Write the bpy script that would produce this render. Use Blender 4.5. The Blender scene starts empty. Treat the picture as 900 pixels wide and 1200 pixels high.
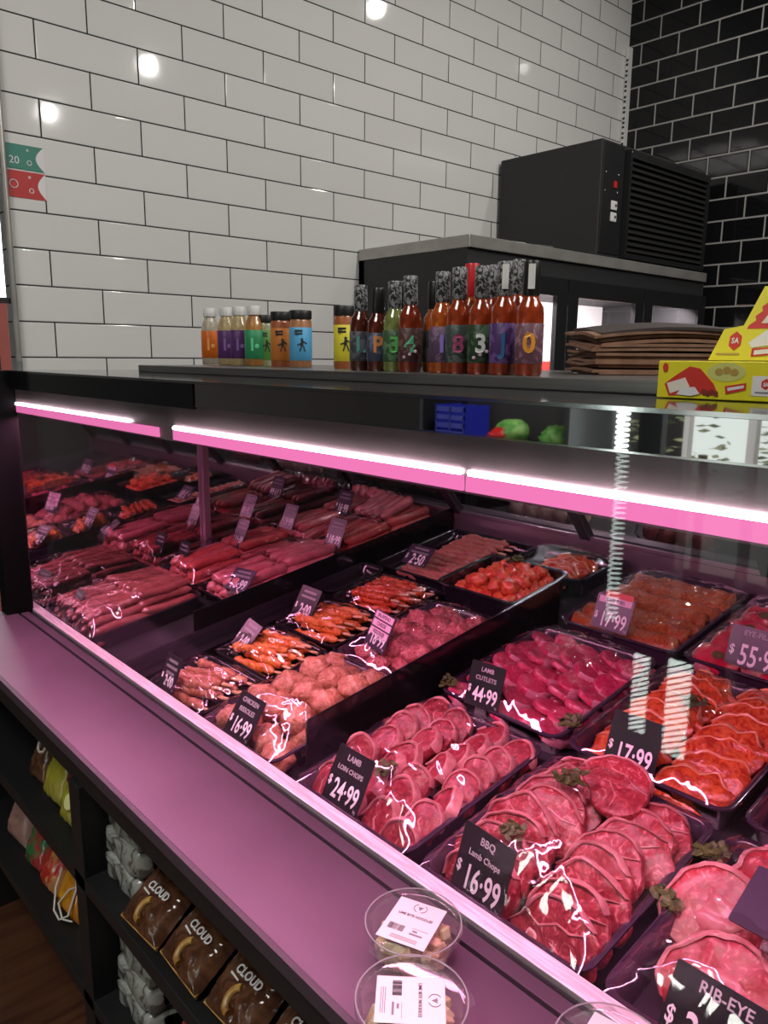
import bpy, math, random
from mathutils import Matrix, Vector, Euler, noise
random.seed(7)
C = bpy.context.scene.collection
PI = math.pi
CAM_H = 1.55
TH = math.radians(9)
R = math.radians

# ------------------------------------------------------------------ materials
def nodes(name):
    m = bpy.data.materials.new(name); m.use_nodes = True
    nt = m.node_tree; nt.nodes.clear()
    out = nt.nodes.new('ShaderNodeOutputMaterial')
    return m, nt, out
def L(nt, a, b): nt.links.new(a, b)
def pm(name, col, rough=.5, metal=0, col2=None, scale=20, detail=3, dist=0, lo=.4, hi=.6, bump=0, bscale=None,
       coat=0, spec=.5, sss=0, alpha=1, stretch=None, col3=None, objrand=0):
    m, nt, out = nodes(name)
    b = nt.nodes.new('ShaderNodeBsdfPrincipled'); L(nt, b.outputs[0], out.inputs[0])
    b.inputs['Base Color'].default_value = (*col, 1); b.inputs['Roughness'].default_value = rough
    b.inputs['Metallic'].default_value = metal; b.inputs['Coat Weight'].default_value = coat
    b.inputs['Coat Roughness'].default_value = .08
    b.inputs['Specular IOR Level'].default_value = spec
    if sss:
        b.inputs['Subsurface Weight'].default_value = sss
        b.inputs['Subsurface Scale'].default_value = .006
        b.inputs['Subsurface Radius'].default_value = (1, .3, .2)
    tc = nt.nodes.new('ShaderNodeTexCoord'); src = tc.outputs['Object']
    mp = nt.nodes.new('ShaderNodeMapping'); L(nt, src, mp.inputs[0])
    if stretch: mp.inputs['Scale'].default_value = stretch
    if objrand:
        oi = nt.nodes.new('ShaderNodeObjectInfo'); mu = nt.nodes.new('ShaderNodeVectorMath'); mu.operation = 'SCALE'
        cmb = nt.nodes.new('ShaderNodeCombineXYZ')
        for k in range(3): L(nt, oi.outputs['Random'], cmb.inputs[k])
        L(nt, cmb.outputs[0], mu.inputs[0]); mu.inputs['Scale'].default_value = objrand
        L(nt, mu.outputs[0], mp.inputs['Location'])
    src = mp.outputs[0]
    if col2:
        n = nt.nodes.new('ShaderNodeTexNoise'); L(nt, src, n.inputs['Vector'])
        n.inputs['Scale'].default_value = scale; n.inputs['Detail'].default_value = detail; n.inputs['Distortion'].default_value = dist
        r = nt.nodes.new('ShaderNodeValToRGB'); L(nt, n.outputs[0], r.inputs[0])
        r.color_ramp.elements[0].position = lo; r.color_ramp.elements[0].color = (*col, 1)
        r.color_ramp.elements[1].position = hi; r.color_ramp.elements[1].color = (*col2, 1)
        if col3:
            e = r.color_ramp.elements.new(min(.99, hi + .08)); e.color = (*col3, 1)
        L(nt, r.outputs[0], b.inputs['Base Color'])
    if bump:
        n2 = nt.nodes.new('ShaderNodeTexNoise'); L(nt, src, n2.inputs['Vector'])
        n2.inputs['Scale'].default_value = bscale or scale; n2.inputs['Detail'].default_value = 4
        bp = nt.nodes.new('ShaderNodeBump'); bp.inputs['Strength'].default_value = bump; bp.inputs['Distance'].default_value = .004
        L(nt, n2.outputs[0], bp.inputs['Height']); L(nt, bp.outputs[0], b.inputs['Normal'])
        if coat: L(nt, bp.outputs[0], b.inputs['Coat Normal'])
    return m
def em(name, col, s):
    m, nt, out = nodes(name); e = nt.nodes.new('ShaderNodeEmission')
    e.inputs[0].default_value = (*col, 1); e.inputs[1].default_value = s; L(nt, e.outputs[0], out.inputs[0]); return m
def clear(name, tint=(1, 1, 1), rough=.03, ior=1.5, bump=0, bscale=20, gain=1.0, base=0.0, haze=0, hazecol=(.8, .8, .8)):
    """thin clear sheet: see-through with a Fresnel gloss"""
    m, nt, out = nodes(name)
    t = nt.nodes.new('ShaderNodeBsdfTransparent'); t.inputs[0].default_value = (*tint, 1)
    g = nt.nodes.new('ShaderNodeBsdfGlossy'); g.inputs['Roughness'].default_value = rough
    ge = nt.nodes.new('ShaderNodeNewGeometry'); dp = nt.nodes.new('ShaderNodeVectorMath'); dp.operation = 'DOT_PRODUCT'
    L(nt, ge.outputs['Incoming'], dp.inputs[0]); L(nt, ge.outputs['Normal'], dp.inputs[1])
    def mth(op, a, b_=None, c_=None):
        n_ = nt.nodes.new('ShaderNodeMath'); n_.operation = op
        for i_, q_ in enumerate((a, b_, c_)):
            if q_ is None: continue
            if isinstance(q_, (int, float)): n_.inputs[i_].default_value = q_
            else: L(nt, q_, n_.inputs[i_])
        return n_.outputs[0]
    c1 = mth('SUBTRACT', 1, mth('ABSOLUTE', dp.outputs['Value']))
    f0 = ((ior - 1) / (ior + 1)) ** 2
    sch = mth('MULTIPLY_ADD', mth('POWER', c1, 5), 1 - f0, f0)
    ma = nt.nodes.new('ShaderNodeMath'); ma.operation = 'MULTIPLY_ADD'; ma.use_clamp = True
    ma.inputs[1].default_value = gain; ma.inputs[2].default_value = base
    L(nt, sch, ma.inputs[0])
    mx = nt.nodes.new('ShaderNodeMixShader'); L(nt, ma.outputs[0], mx.inputs[0])
    L(nt, t.outputs[0], mx.inputs[1]); L(nt, g.outputs[0], mx.inputs[2])
    last = mx
    if haze:
        d = nt.nodes.new('ShaderNodeBsdfDiffuse'); d.inputs[0].default_value = (*hazecol, 1)
        m2 = nt.nodes.new('ShaderNodeMixShader'); m2.inputs[0].default_value = haze
        L(nt, mx.outputs[0], m2.inputs[1]); L(nt, d.outputs[0], m2.inputs[2]); last = m2
    if bump:
        tc = nt.nodes.new('ShaderNodeTexCoord'); n2 = nt.nodes.new('ShaderNodeTexNoise'); L(nt, tc.outputs['Object'], n2.inputs['Vector'])
        n2.inputs['Scale'].default_value = bscale; n2.inputs['Detail'].default_value = 2; n2.inputs['Distortion'].default_value = .6
        bp = nt.nodes.new('ShaderNodeBump'); bp.inputs['Strength'].default_value = bump; bp.inputs['Distance'].default_value = .01
        L(nt, n2.outputs[0], bp.inputs['Height']); L(nt, bp.outputs[0], g.inputs['Normal'])
    L(nt, last.outputs[0], out.inputs[0]); return m
def tile_mat(name, tile, tile2, grout, bw, rh, ms, ox, oz, axis, rough, bumpv, spec=.5):
    m, nt, out = nodes(name)
    b = nt.nodes.new('ShaderNodeBsdfPrincipled'); L(nt, b.outputs[0], out.inputs[0])
    tc = nt.nodes.new('ShaderNodeTexCoord'); sp = nt.nodes.new('ShaderNodeSeparateXYZ'); L(nt, tc.outputs['Object'], sp.inputs[0])
    cb = nt.nodes.new('ShaderNodeCombineXYZ')
    def add(o, v, k):
        a = nt.nodes.new('ShaderNodeMath'); a.operation = 'ADD'; a.inputs[1].default_value = v; L(nt, o, a.inputs[0]); L(nt, a.outputs[0], cb.inputs[k])
    add(sp.outputs[axis], ox, 0); add(sp.outputs[2], oz, 1)
    br = nt.nodes.new('ShaderNodeTexBrick'); L(nt, cb.outputs[0], br.inputs['Vector'])
    br.inputs['Color1'].default_value = (*tile, 1); br.inputs['Color2'].default_value = (*tile2, 1); br.inputs['Mortar'].default_value = (*grout, 1)
    br.inputs['Scale'].default_value = 1; br.inputs['Mortar Size'].default_value = ms; br.inputs['Mortar Smooth'].default_value = .1
    br.inputs['Brick Width'].default_value = bw; br.inputs['Row Height'].default_value = rh
    L(nt, br.outputs['Color'], b.inputs['Base Color'])
    b2 = nt.nodes.new('ShaderNodeTexBrick'); L(nt, cb.outputs[0], b2.inputs['Vector'])
    b2.inputs['Scale'].default_value = 1; b2.inputs['Mortar Size'].default_value = ms * 2.2; b2.inputs['Mortar Smooth'].default_value = 1
    b2.inputs['Brick Width'].default_value = bw; b2.inputs['Row Height'].default_value = rh
    n = nt.nodes.new('ShaderNodeTexNoise'); L(nt, tc.outputs['Object'], n.inputs['Vector']); n.inputs['Scale'].default_value = 9
    ml = nt.nodes.new('ShaderNodeMath'); ml.operation = 'MULTIPLY_ADD'; ml.inputs[1].default_value = .25
    L(nt, n.outputs[0], ml.inputs[0])
    inv = nt.nodes.new('ShaderNodeMath'); inv.operation = 'SUBTRACT'; inv.inputs[0].default_value = 1; L(nt, b2.outputs['Fac'], inv.inputs[1]); L(nt, inv.outputs[0], ml.inputs[2])
    bp = nt.nodes.new('ShaderNodeBump'); bp.inputs['Strength'].default_value = bumpv; bp.inputs['Distance'].default_value = .003
    L(nt, ml.outputs[0], bp.inputs['Height']); L(nt, bp.outputs[0], b.inputs['Normal'])
    mr = nt.nodes.new('ShaderNodeMapRange'); L(nt, br.outputs['Fac'], mr.inputs[0]); mr.inputs[3].default_value = rough; mr.inputs[4].default_value = .85
    L(nt, mr.outputs[0], b.inputs['Roughness']); b.inputs['Specular IOR Level'].default_value = spec
    return m

M = {}
M['white_tile'] = tile_mat('white_tile', (.76, .75, .73), (.80, .79, .77), (.02, .02, .02), .302, .102, .0022, -.865 + 3.02, -.908 + 10.2, 0, .045, .4)
M['black_tile'] = tile_mat('black_tile', (.007, .007, .008), (.01, .01, .011), (.36, .35, .33), .201, .101, .0040, -2.345 + 10.05, -1.571 + 10.1, 1, .06, .4, .3)
M['black'] = pm('black_powder_coat', (.012, .012, .013), .45)
M['black_soft'] = pm('black_matte', (.018, .018, .019), .62, col2=(.028, .028, .03), scale=260, bump=.1)
M['black_gloss'] = pm('black_gloss', (.006, .006, .007), .12)
M['deck'] = pm('display_deck', (.022, .018, .024), .22, col2=(.035, .03, .038), scale=14)
M['tray'] = pm('tray_plastic', (.012, .010, .014), .12, coat=.6, spec=.6)
M['tray_violet'] = pm('tray_smoky_plastic', (.05, .028, .05), .12, coat=.8, spec=.6)
M['ledge'] = pm('ledge_laminate', (.165, .082, .135), .42, col2=(.14, .068, .115), scale=5, lo=.35, hi=.65, bump=.08, bscale=400)
M['ledge_edge'] = pm('ledge_edge_laminate', (.07, .045, .062), .5)
M['sill'] = pm('brushed_sill', (.80, .70, .74), .35, .15, stretch=(1, .05, 1), col2=(.6, .5, .54), scale=300)
M['steel'] = pm('brushed_steel', (.46, .44, .41), .35, .55, col2=(.40, .385, .36), scale=14)
M['shelf_steel'] = pm('shelf_steel', (.26, .25, .24), .3, .7, col2=(.19, .18, .175), scale=60, stretch=(1, .04, 1))
M['steel_dark'] = pm('dark_steel', (.10, .09, .09), .28, .85, col2=(.14, .125, .12), scale=12)
M['top_glass'] = pm('dark_glossy_top', (.05, .05, .052), .07, .5, spec=.8)
M['mirror'] = pm('mirror', (.78, .76, .78), .02, 1)
M['mirror_end'] = pm('end_mirror', (.80, .68, .74), .03, 1)
M['chrome'] = pm('chrome', (.7, .7, .7), .12, 1)
M['door_frame'] = pm('door_frame_metal', (.10, .075, .09), .35, .6)
M['housing'] = pm('lamp_housing_metal', (.24, .18, .185), .35, .3, col2=(.19, .145, .15), scale=6)
M['glass'] = clear('case_glass', (.975, .985, .98), .012, 1.5, gain=.65)
M['door_glass'] = clear('rear_door_glass', (.75, .72, .76), .04, 1.5, gain=1.2)
M['film'] = clear('cling_film', (.985, .975, .985), .045, 1.5, bump=.10, bscale=16, gain=1.0, base=.06)
M['tub'] = clear('clear_tub_plastic', (.965, .97, .965), .06, 1.5, gain=1.3, base=.02, haze=.035)
M['jar'] = clear('clear_jar_plastic', (.92, .92, .90), .06, 1.5, gain=1.2, haze=.06)
M['led'] = em('led_tube_light', (1, .80, .93), 14)
M['led_pink'] = em('led_pink_diffuser', (.92, .20, .50), 1.0)
M['white'] = pm('white_plastic', (.75, .74, .72), .4)
M['paper_white'] = pm('white_label_paper', (.80, .78, .78), .6)
M['ink'] = pm('black_ink', (.03, .03, .03), .6)
M['grey_ink'] = pm('grey_ink', (.22, .21, .22), .6)
M['price_ink'] = pm('price_white', (.85, .84, .85), .5)
M['name_ink'] = pm('chalk_grey', (.42, .41, .42), .6)
M['ticket'] = pm('ticket_black_card', (.013, .013, .015), .32)
M['ticket_violet'] = pm('ticket_violet_card', (.045, .032, .055), .3)  # slightly lighter, violet-toned card
M['pink_strip'] = pm('pink_name_strip', (.80, .52, .66), .5)
M['red'] = pm('red_plastic', (.6, .02, .02), .35)
M['floor'] = pm('timber_floor', (.06, .022, .012), .35, col2=(.11, .045, .022), scale=3, stretch=(1, 12, 1), detail=6, coat=.2)
M['ceiling'] = pm('ceiling_paint', (.10, .10, .10), .9)
M['wall_dark'] = pm('dark_wall_paint', (.06, .055, .055), .8)
M['lamp'] = em('lamp_diffuser', (1, .97, .92), 7)
M['spot'] = em('downlight_lens', (1, .97, .92), 30)
M['coil'] = em('spiral_lamp_tube', (.85, 1, .93), 9)
M['daylight'] = em('daylight_outside', (.86, 1, .92), 5)
# meats
M['lamb'] = pm('lamb_meat', (.21, .010, .022), .42, col2=(.38, .04, .06), scale=75, detail=6, dist=1.6, lo=.40, hi=.62, col3=(.52, .16, .17), bump=.5, bscale=90, coat=.08, objrand=9)
M['bbq'] = pm('forequarter_meat', (.22, .014, .025), .42, col2=(.37, .042, .055), scale=52, detail=6, dist=2.8, lo=.40, hi=.58, col3=(.56, .19, .20), bump=.5, bscale=70, coat=.08, objrand=9)
M['cutlet'] = pm('cutlet_meat', (.50, .02, .085), .3, col2=(.62, .08, .16), scale=70, detail=6, dist=2, col3=(.68, .22, .28), bump=.3, bscale=80, coat=.3, objrand=9)
M['fat'] = pm('fat', (.48, .15, .16), .45, col2=(.58, .25, .25), scale=60, bump=.25, coat=.2)
M['fat_light'] = pm('pale_pink_fat', (.66, .30, .36), .4, col2=(.6, .2, .27), scale=60, bump=.2, coat=.1)
M['bone'] = pm('bone', (.78, .55, .52), .45, col2=(.66, .36, .36), scale=120)
M['marrow'] = pm('bone_marrow', (.42, .08, .08), .4, col2=(.5, .16, .14), scale=150)
M['ribeye'] = pm('rib_eye_meat', (.26, .01, .018), .4, col2=(.38, .035, .05), scale=55, detail=6, dist=2.5, lo=.42, hi=.60, col3=(.54, .17, .18), bump=.35, coat=.06, objrand=9)
M['ribeye_eye'] = pm('rib_eye_pale_fat', (.46, .13, .14), .45, col2=(.36, .05, .065), scale=34, detail=6, dist=2, lo=.45, hi=.7, bump=.3, coat=.25, objrand=9)
M['marin'] = pm('orange_marinade', (.42, .03, .014), .26, col2=(.74, .15, .04), scale=52, detail=6, dist=2.2, lo=.38, hi=.62, bump=.5, bscale=110, coat=.45, objrand=9)
M['marin_fat'] = pm('marinated_fat', (.85, .30, .14), .3, col2=(.9, .42, .25), scale=60, coat=.3)
M['rib'] = pm('brown_spice_rub', (.34, .055, .016), .35, col2=(.56, .14, .035), scale=60, detail=7, dist=3, lo=.38, hi=.62, bump=.8, bscale=120, coat=.35, objrand=9, col3=(.66, .27, .12))
M['fillet'] = pm('fillet_meat', (.58, .012, .05), .3, col2=(.68, .04, .09), scale=40, bump=.2, coat=.4, objrand=9)
M['herb'] = pm('green_herb', (.045, .06, .015), .5, col2=(.10, .12, .03), scale=140, bump=.8)
M['herb_brown'] = pm('dried_herb', (.10, .055, .02), .6, col2=(.17, .11, .04), scale=200, bump=.8)
M['rissole'] = pm('chicken_rissole', (.42, .14, .08), .42, col2=(.56, .25, .16), scale=90, detail=6, dist=1.2, col3=(.62, .34, .24), bump=1.0, bscale=130, coat=.2, objrand=9)
M['mince'] = pm('pink_mince', (.36, .04, .05), .34, col2=(.62, .20, .20), scale=95, detail=6, dist=2.4, bump=1, bscale=170, coat=.35, objrand=9)
M['chicken'] = pm('marinated_chicken', (.62, .055, .03), .26, col2=(.76, .17, .06), scale=60, dist=1.2, bump=.5, bscale=110, coat=.5, objrand=9)
M['skewer_orange'] = pm('skewer_orange_meat', (.60, .12, .022), .3, col2=(.74, .25, .05), scale=70, dist=1, bump=.6, bscale=130, coat=.4, objrand=9)
M['skewer_brown'] = pm('skewer_brown_meat', (.36, .10, .06), .38, col2=(.47, .20, .10), scale=80, dist=1, bump=.6, bscale=130, coat=.3, objrand=9)
M['kofta'] = pm('kofta_mince', (.40, .12, .09), .45, col2=(.48, .18, .13), scale=150, bump=.9, bscale=220, coat=.1, objrand=9)
M['wood'] = pm('bamboo_stick', (.72, .45, .25), .5)
M['saus_pink'] = pm('sausage_pink', (.56, .14, .165), .3, col2=(.62, .20, .22), scale=50, bump=.15, coat=.5, objrand=9)
M['saus_red'] = pm('sausage_red', (.47, .055, .055), .3, col2=(.54, .10, .09), scale=50, bump=.15, coat=.5, objrand=9)
M['saus_rose'] = pm('sausage_rose', (.46, .08, .095), .3, col2=(.54, .14, .145), scale=60, bump=.2, coat=.5, objrand=9)
M['saus_dark'] = pm('sausage_dark', (.24, .05, .05), .32, col2=(.31, .09, .085), scale=60, bump=.2, coat=.5, objrand=9)

# ------------------------------------------------------------------ mesh helpers
class MB:
    def __init__(s): s.v = []; s.f = []; s.m = []
    def add(s, vs, fs, mi=0, mat=None):
        n = len(s.v)
        s.v += [tuple(mat @ Vector(p)) if mat else tuple(p) for p in vs]
        s.f += [tuple(i + n for i in f) for f in fs]; s.m += [mi] * len(fs)
        return s
    def box(s, x0, x1, y0, y1, z0, z1, mi=0, mat=None):
        vs = [(x, y, z) for x in (x0, x1) for y in (y0, y1) for z in (z0, z1)]
        return s.add(vs, [(0, 1, 3, 2), (4, 6, 7, 5), (0, 4, 5, 1), (2, 3, 7, 6), (0, 2, 6, 4), (1, 5, 7, 3)], mi, mat)
    def lathe(s, prof, seg=24, mi=0, mat=None, sx=1, sy=1, caps=True):
        vs = []; fs = []
        for (r, z) in prof:
            for k in range(seg):
                a = 2 * PI * k / seg; vs.append((r * math.cos(a) * sx, r * math.sin(a) * sy, z))
        for i in range(len(prof) - 1):
            for k in range(seg):
                k2 = (k + 1) % seg; fs.append((i * seg + k, i * seg + k2, (i + 1) * seg + k2, (i + 1) * seg + k))
        if caps:
            if prof[0][0] > 1e-6: fs.append(tuple(range(seg))[::-1])
            if prof[-1][0] > 1e-6: fs.append(tuple((len(prof) - 1) * seg + k for k in range(seg)))
        return s.add(vs, fs, mi, mat)
    def tube(s, pts, r, seg=10, mi=0, mat=None, closed=False):
        pts = [Vector(p) for p in pts]; n = len(pts); rs = r if isinstance(r, (list, tuple)) else [r] * n
        vs = []; fs = []; up = None
        for i, p in enumerate(pts):
            if closed: t = (pts[(i + 1) % n] - pts[i - 1]).normalized()
            else: t = (pts[min(i + 1, n - 1)] - pts[max(i - 1, 0)]).normalized()
            if up is None: up = Vector((0, 0, 1)) if abs(t.z) < .9 else Vector((1, 0, 0))
            a = t.cross(up).normalized(); b = a.cross(t).normalized(); up = b
            for k in range(seg):
                an = 2 * PI * k / seg; vs.append(p + (a * math.cos(an) + b * math.sin(an)) * rs[i])
        for i in range(n if closed else n - 1):
            for k in range(seg):
                k2 = (k + 1) % seg; j = (i + 1) % n
                fs.append((i * seg + k, j * seg + k, j * seg + k2, i * seg + k2))
        if not closed:
            fs.append(tuple(range(seg))[::-1]); fs.append(tuple((n - 1) * seg + k for k in range(seg)))
        return s.add(vs, fs, mi, mat)
    def prism(s, poly, z0, z1, mi=0, mat=None):
        n = len(poly); vs = [(x, y, z0) for x, y in poly] + [(x, y, z1) for x, y in poly]
        fs = [tuple(range(n))[::-1], tuple(range(n, 2 * n))] + [(i, (i + 1) % n, n + (i + 1) % n, n + i) for i in range(n)]
        return s.add(vs, fs, mi, mat)
    def grid(s, fn, nu, nv, mi=0, mat=None):
        vs = [fn(i / nu, j / nv) for i in range(nu + 1) for j in range(nv + 1)]
        fs = [(i * (nv + 1) + j, (i + 1) * (nv + 1) + j, (i + 1) * (nv + 1) + j + 1, i * (nv + 1) + j + 1) for i in range(nu) for j in range(nv)]
        return s.add(vs, fs, mi, mat)
    def rings(s, rs, mi=0, mat=None, cap0=True, cap1=True):
        n = len(rs[0]); vs = [p for r in rs for p in r]; fs = []
        for i in range(len(rs) - 1):
            for k in range(n):
                k2 = (k + 1) % n; fs.append((i * n + k, i * n + k2, (i + 1) * n + k2, (i + 1) * n + k))
        if cap0: fs.append(tuple(range(n))[::-1])
        if cap1: fs.append(tuple((len(rs) - 1) * n + k for k in range(n)))
        return s.add(vs, fs, mi, mat)
    def build(s, name, mats, parent=None, smooth=True, bevel=0, ang=40, sub=0):
        me = bpy.data.meshes.new(name); me.from_pydata(s.v, [], s.f)
        if not isinstance(mats, (list, tuple)): mats = [mats]
        for m in mats: me.materials.append(m)
        me.polygons.foreach_set('material_index', s.m)
        me.polygons.foreach_set('use_smooth', [smooth] * len(s.f)); me.update()
        if smooth and ang: me.set_sharp_from_angle(angle=R(ang))
        o = bpy.data.objects.new(name, me); C.objects.link(o)
        if parent: o.parent = parent
        if bevel:
            b = o.modifiers.new('bevel', 'BEVEL'); b.width = bevel; b.segments = 2; b.limit_method = 'ANGLE'; b.harden_normals = False
        if sub:
            q = o.modifiers.new('sub', 'SUBSURF'); q.levels = sub; q.render_levels = sub
        return o
def tag(o, label, cat, group=None, kind=None):
    o['label'] = label; o['category'] = cat
    if group: o['group'] = group
    if kind: o['kind'] = kind
    return o
def structure(o): o['kind'] = 'structure'; return o
def empty(name, label=None, cat=None, group=None):
    o = bpy.data.objects.new(name, None); C.objects.link(o); o.empty_display_size = .02
    if label: tag(o, label, cat, group)
    return o
def dup(o, parent=None):
    c = o.copy(); C.objects.link(c); c.parent = parent
    for ch in list(o.children): dup(ch, c)
    return c
def T(x, y, z): return Matrix.Translation((x, y, z))
def RX(a): return Matrix.Rotation(a, 4, 'X')
def RY(a): return Matrix.Rotation(a, 4, 'Y')
def RZ(a): return Matrix.Rotation(a, 4, 'Z')
def deckz(X, h=0): return -.72 + (X - .68) * math.tan(TH) + h / math.cos(TH)
def on_deck(X, Y, h, yaw=0, tilt=0, roll=0):
    """matrix of something standing on the sloping display deck"""
    return T(X, Y, deckz(X, h)) @ RY(-TH) @ RZ(yaw) @ RY(-tilt) @ RX(roll)
_fonts = {}
def text(s, size, mat, parent, loc=(0, 0, .001), xs=1.0, bold=0, name='lettering', align='CENTER', rot=0, bend=0, shear=0, mirror=False):
    cu = bpy.data.curves.new('t', 'FONT'); cu.body = s; cu.size = size; cu.align_x = align; cu.align_y = 'CENTER'
    cu.offset = bold; cu.extrude = .0002; cu.resolution_u = 3; cu.shear = shear; cu.space_character = 1.02
    o = bpy.data.objects.new('t', cu); C.objects.link(o)
    bpy.context.view_layer.update()
    me = bpy.data.meshes.new_from_object(o.evaluated_get(bpy.context.evaluated_depsgraph_get()))
    bpy.data.objects.remove(o)
    Mx = Matrix.Translation(loc) @ RZ(rot) @ Matrix.Diagonal((xs, 1, 1, 1))
    me.transform(Mx)
    if bend:
        for v in me.vertices:
            a = v.co.x / bend; r = bend + v.co.z; v.co.x = r * math.sin(a); v.co.z = r * math.cos(a)
    me.materials.clear(); me.materials.append(mat); me.name = name
    t = bpy.data.objects.new(name, me); C.objects.link(t); t.parent = parent
    return t
def rrect(w, h, r, n=5):
    pts = []
    for cx, cy, a0 in ((w / 2 - r, h / 2 - r, 0), (-w / 2 + r, h / 2 - r, 90), (-w / 2 + r, -h / 2 + r, 180), (w / 2 - r, -h / 2 + r, 270)):
        for k in range(n + 1):
            a = R(a0 + 90 * k / n); pts.append((cx + r * math.cos(a), cy + r * math.sin(a)))
    return pts

# ------------------------------------------------------------------ the room
WY = 2.4165; WX = 3.86; FZ = -CAM_H; CZ = 2.15
def wall(name, x0, x1, y0, y1, z0, z1, mat): return structure(MB().box(x0, x1, y0, y1, z0, z1).build(name, mat, smooth=False))
wall('floor', -2.3, WX + .1, -2.6, 4.2, FZ - .08, FZ, M['floor'])
wall('ceiling', -2.3, WX + .1, -2.6, 4.2, CZ, CZ + .08, M['ceiling'])
wall('wall_left', .765, WX + .1, WY, WY + .1, FZ, CZ, M['white_tile'])
wall('wall_right', WX, WX + .1, -2.6, WY, FZ, CZ, M['black_tile'])
wall('wall_rear', -2.3, WX + .1, -2.7, -2.6, FZ, CZ, M['wall_dark'])
wall('wall_front', -2.4, -2.3, -2.6, 1.0, FZ, CZ, M['wall_dark'])
# shopfront beyond the end of the tiled wall
structure(MB().box(.80, 1.6, 3.6, 3.62, FZ, CZ).build('window_1', M['daylight'], smooth=False))
structure(MB().box(.85, 1.3, 3.4, 3.46, FZ, .22).build('trim_1', pm('outside_brick', (.35, .08, .07), .8), smooth=False))
p = MB(); p.tube([(.752, WY - .012, -.02), (.752, WY - .012, CZ)], .009, 12)
structure(p.build('trim_2', M['steel']))
p = MB(); p.box(.69, .70, WY - .02, WY + .02, -.3, CZ); p.box(.62, .76, WY - .005, WY + .012, .14, .155)
structure(p.build('trim_3', M['black'], smooth=False))
# perforated upright in the corner
b = MB()
b.box(WX - .032, WX - .002, WY - .024, WY - .003, FZ, 1.56)
o = tag(b.build('perforated_upright', [M['white']], smooth=False), 'white perforated metal upright standing in the corner of the tiled walls', 'rail')
b = MB()
z = .88
while z < 1.5:
    b.box(WX - .0335, WX - .0315, WY - .020, WY - .008, z, z + .011); z += .021 if int(z * 50) % 3 else .03
b.build('slot', M['black'], o, smooth=False)['kind'] = 'stuff'

# decals on the white wall by the pole
def wall_card(x0, x1, z0, z1, col, name, label, num):
    n = 10; poly = [(x0, z0), (x1, z0)]
    for k in range(1, n): t = k / n; poly.append((x1 - .022 * math.sin(PI * t), z0 + (z1 - z0) * t))
    poly += [(x1, z1), (x0, z1)]
    mm = Matrix(((1, 0, 0, 0), (0, 0, -1, WY), (0, 1, 0, 0), (0, 0, 0, 1)))
    o = tag(MB().prism(poly, .0008, .0018, 0, mm).build(name, col, smooth=False), label, 'poster')
    poly = []
    for k in range(11): t = k / 10; poly.append((x1 - .022 * math.sin(PI * t), z0 + (z1 - z0) * t))
    MB().prism(poly, .0008, .0019, 0, mm).build('pale_end_circle', M['paper_white'], o, smooth=False)
    for (cx, cz, r) in ((x0 + .63 * (x1 - x0), z0 + .3 * (z1 - z0), .006), (x0 + .6 * (x1 - x0), z0 + .8 * (z1 - z0), .0025)):
        MB().tube([(cx + r * math.cos(a * PI / 8), WY - .0025, cz + r * math.sin(a * PI / 8)) for a in range(16)], .0012, 6, closed=True).build('ring_mark', M['paper_white'], o)
    if num:
        t = text(num, .028, M['paper_white'], o, name='number'); t.matrix_basis = mm @ T(x0 + .028, z0 + .022, .001)
    else:
        MB().tube([(x0 + .022 + .011 * math.cos(a * PI / 8), WY - .0025, z0 + .035 + .011 * math.sin(a * PI / 8)) for a in range(16)], .0014, 6, closed=True).build('ring_mark', M['paper_white'], o)
wall_card(.757, .866, .508, .573, pm('green_card', (.03, .22, .16), .5), 'gift_card_poster', 'green poster with pale end circle stuck on the white tiles by the pole', '20')
wall_card(.757, .867, .432, .503, pm('red_card', (.5, .02, .02), .5), 'gift_card_poster', 'red poster with ring marks stuck on the white tiles below the green one', None)

# ------------------------------------------------------------------ tall black cabinet + compressor box
KX0, KX1, KY0, KY1, KZ = 2.044, 3.735, 1.849, 2.412, .408
cab = empty('tall_display_fridge', 'tall black display fridge with steel top in the corner of the tiled walls', 'fridge')
MB().box(KX0 - .004, KX1, KY0 - .012, KY1, .366, KZ).build('top_slab', M['steel'], cab, smooth=False, bevel=.003)
b = MB(); b.box(KX0, KX0 + .03, KY0, KY1, FZ + .05, .366); b.box(KX1 - .03, KX1, KY0, KY1, FZ + .05, .366); b.box(KX0, KX1, KY1 - .03, KY1, FZ + .05, .366)
b.box(KX0 + .03, KX1 - .03, KY0 + .002, KY1 - .03, .27, .366); b.box(KX0 + .03, KX1 - .03, KY0 + .002, KY1 - .03, FZ + .05, -1.2)
b.build('body', M['black_soft'], cab, smooth=False)
MB().box(KX0 + .03, KX1 - .03, KY1 - .034, KY1 - .03, -1.2, .27).build('interior_back_panel', M['white'], cab, smooth=False)  # pale lit panel stands in for the bright reflection in the panes
for i in range(3):
    w = (KX1 - KX0) / 3; x0 = KX0 + w * i; x1 = x0 + w
    d = MB(); d.box(x0 + .004, x0 + .07, KY0 - .02, KY0, -1.2, .30); d.box(x1 - .07, x1 - .004, KY0 - .02, KY0, -1.2, .30)
    d.box(x0 + .07, x1 - .07, KY0 - .02, KY0, .235, .30); d.box(x0 + .07, x1 - .07, KY0 - .02, KY0, -1.2, -1.12)
    dr = d.build('door', M['black'], cab, smooth=False)
    MB().box(x0 + .07, x1 - .07, KY0 - .012, KY0 - .008, -1.12, .235).build('pane', M['door_glass'], dr, smooth=False)
for zz in (-.12, -.45, -.8):
    MB().box(KX0 + .03, KX1 - .03, KY0 + .03, KY1 - .04, zz, zz + .01).build('shelf', M['steel'], cab, smooth=False)
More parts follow.
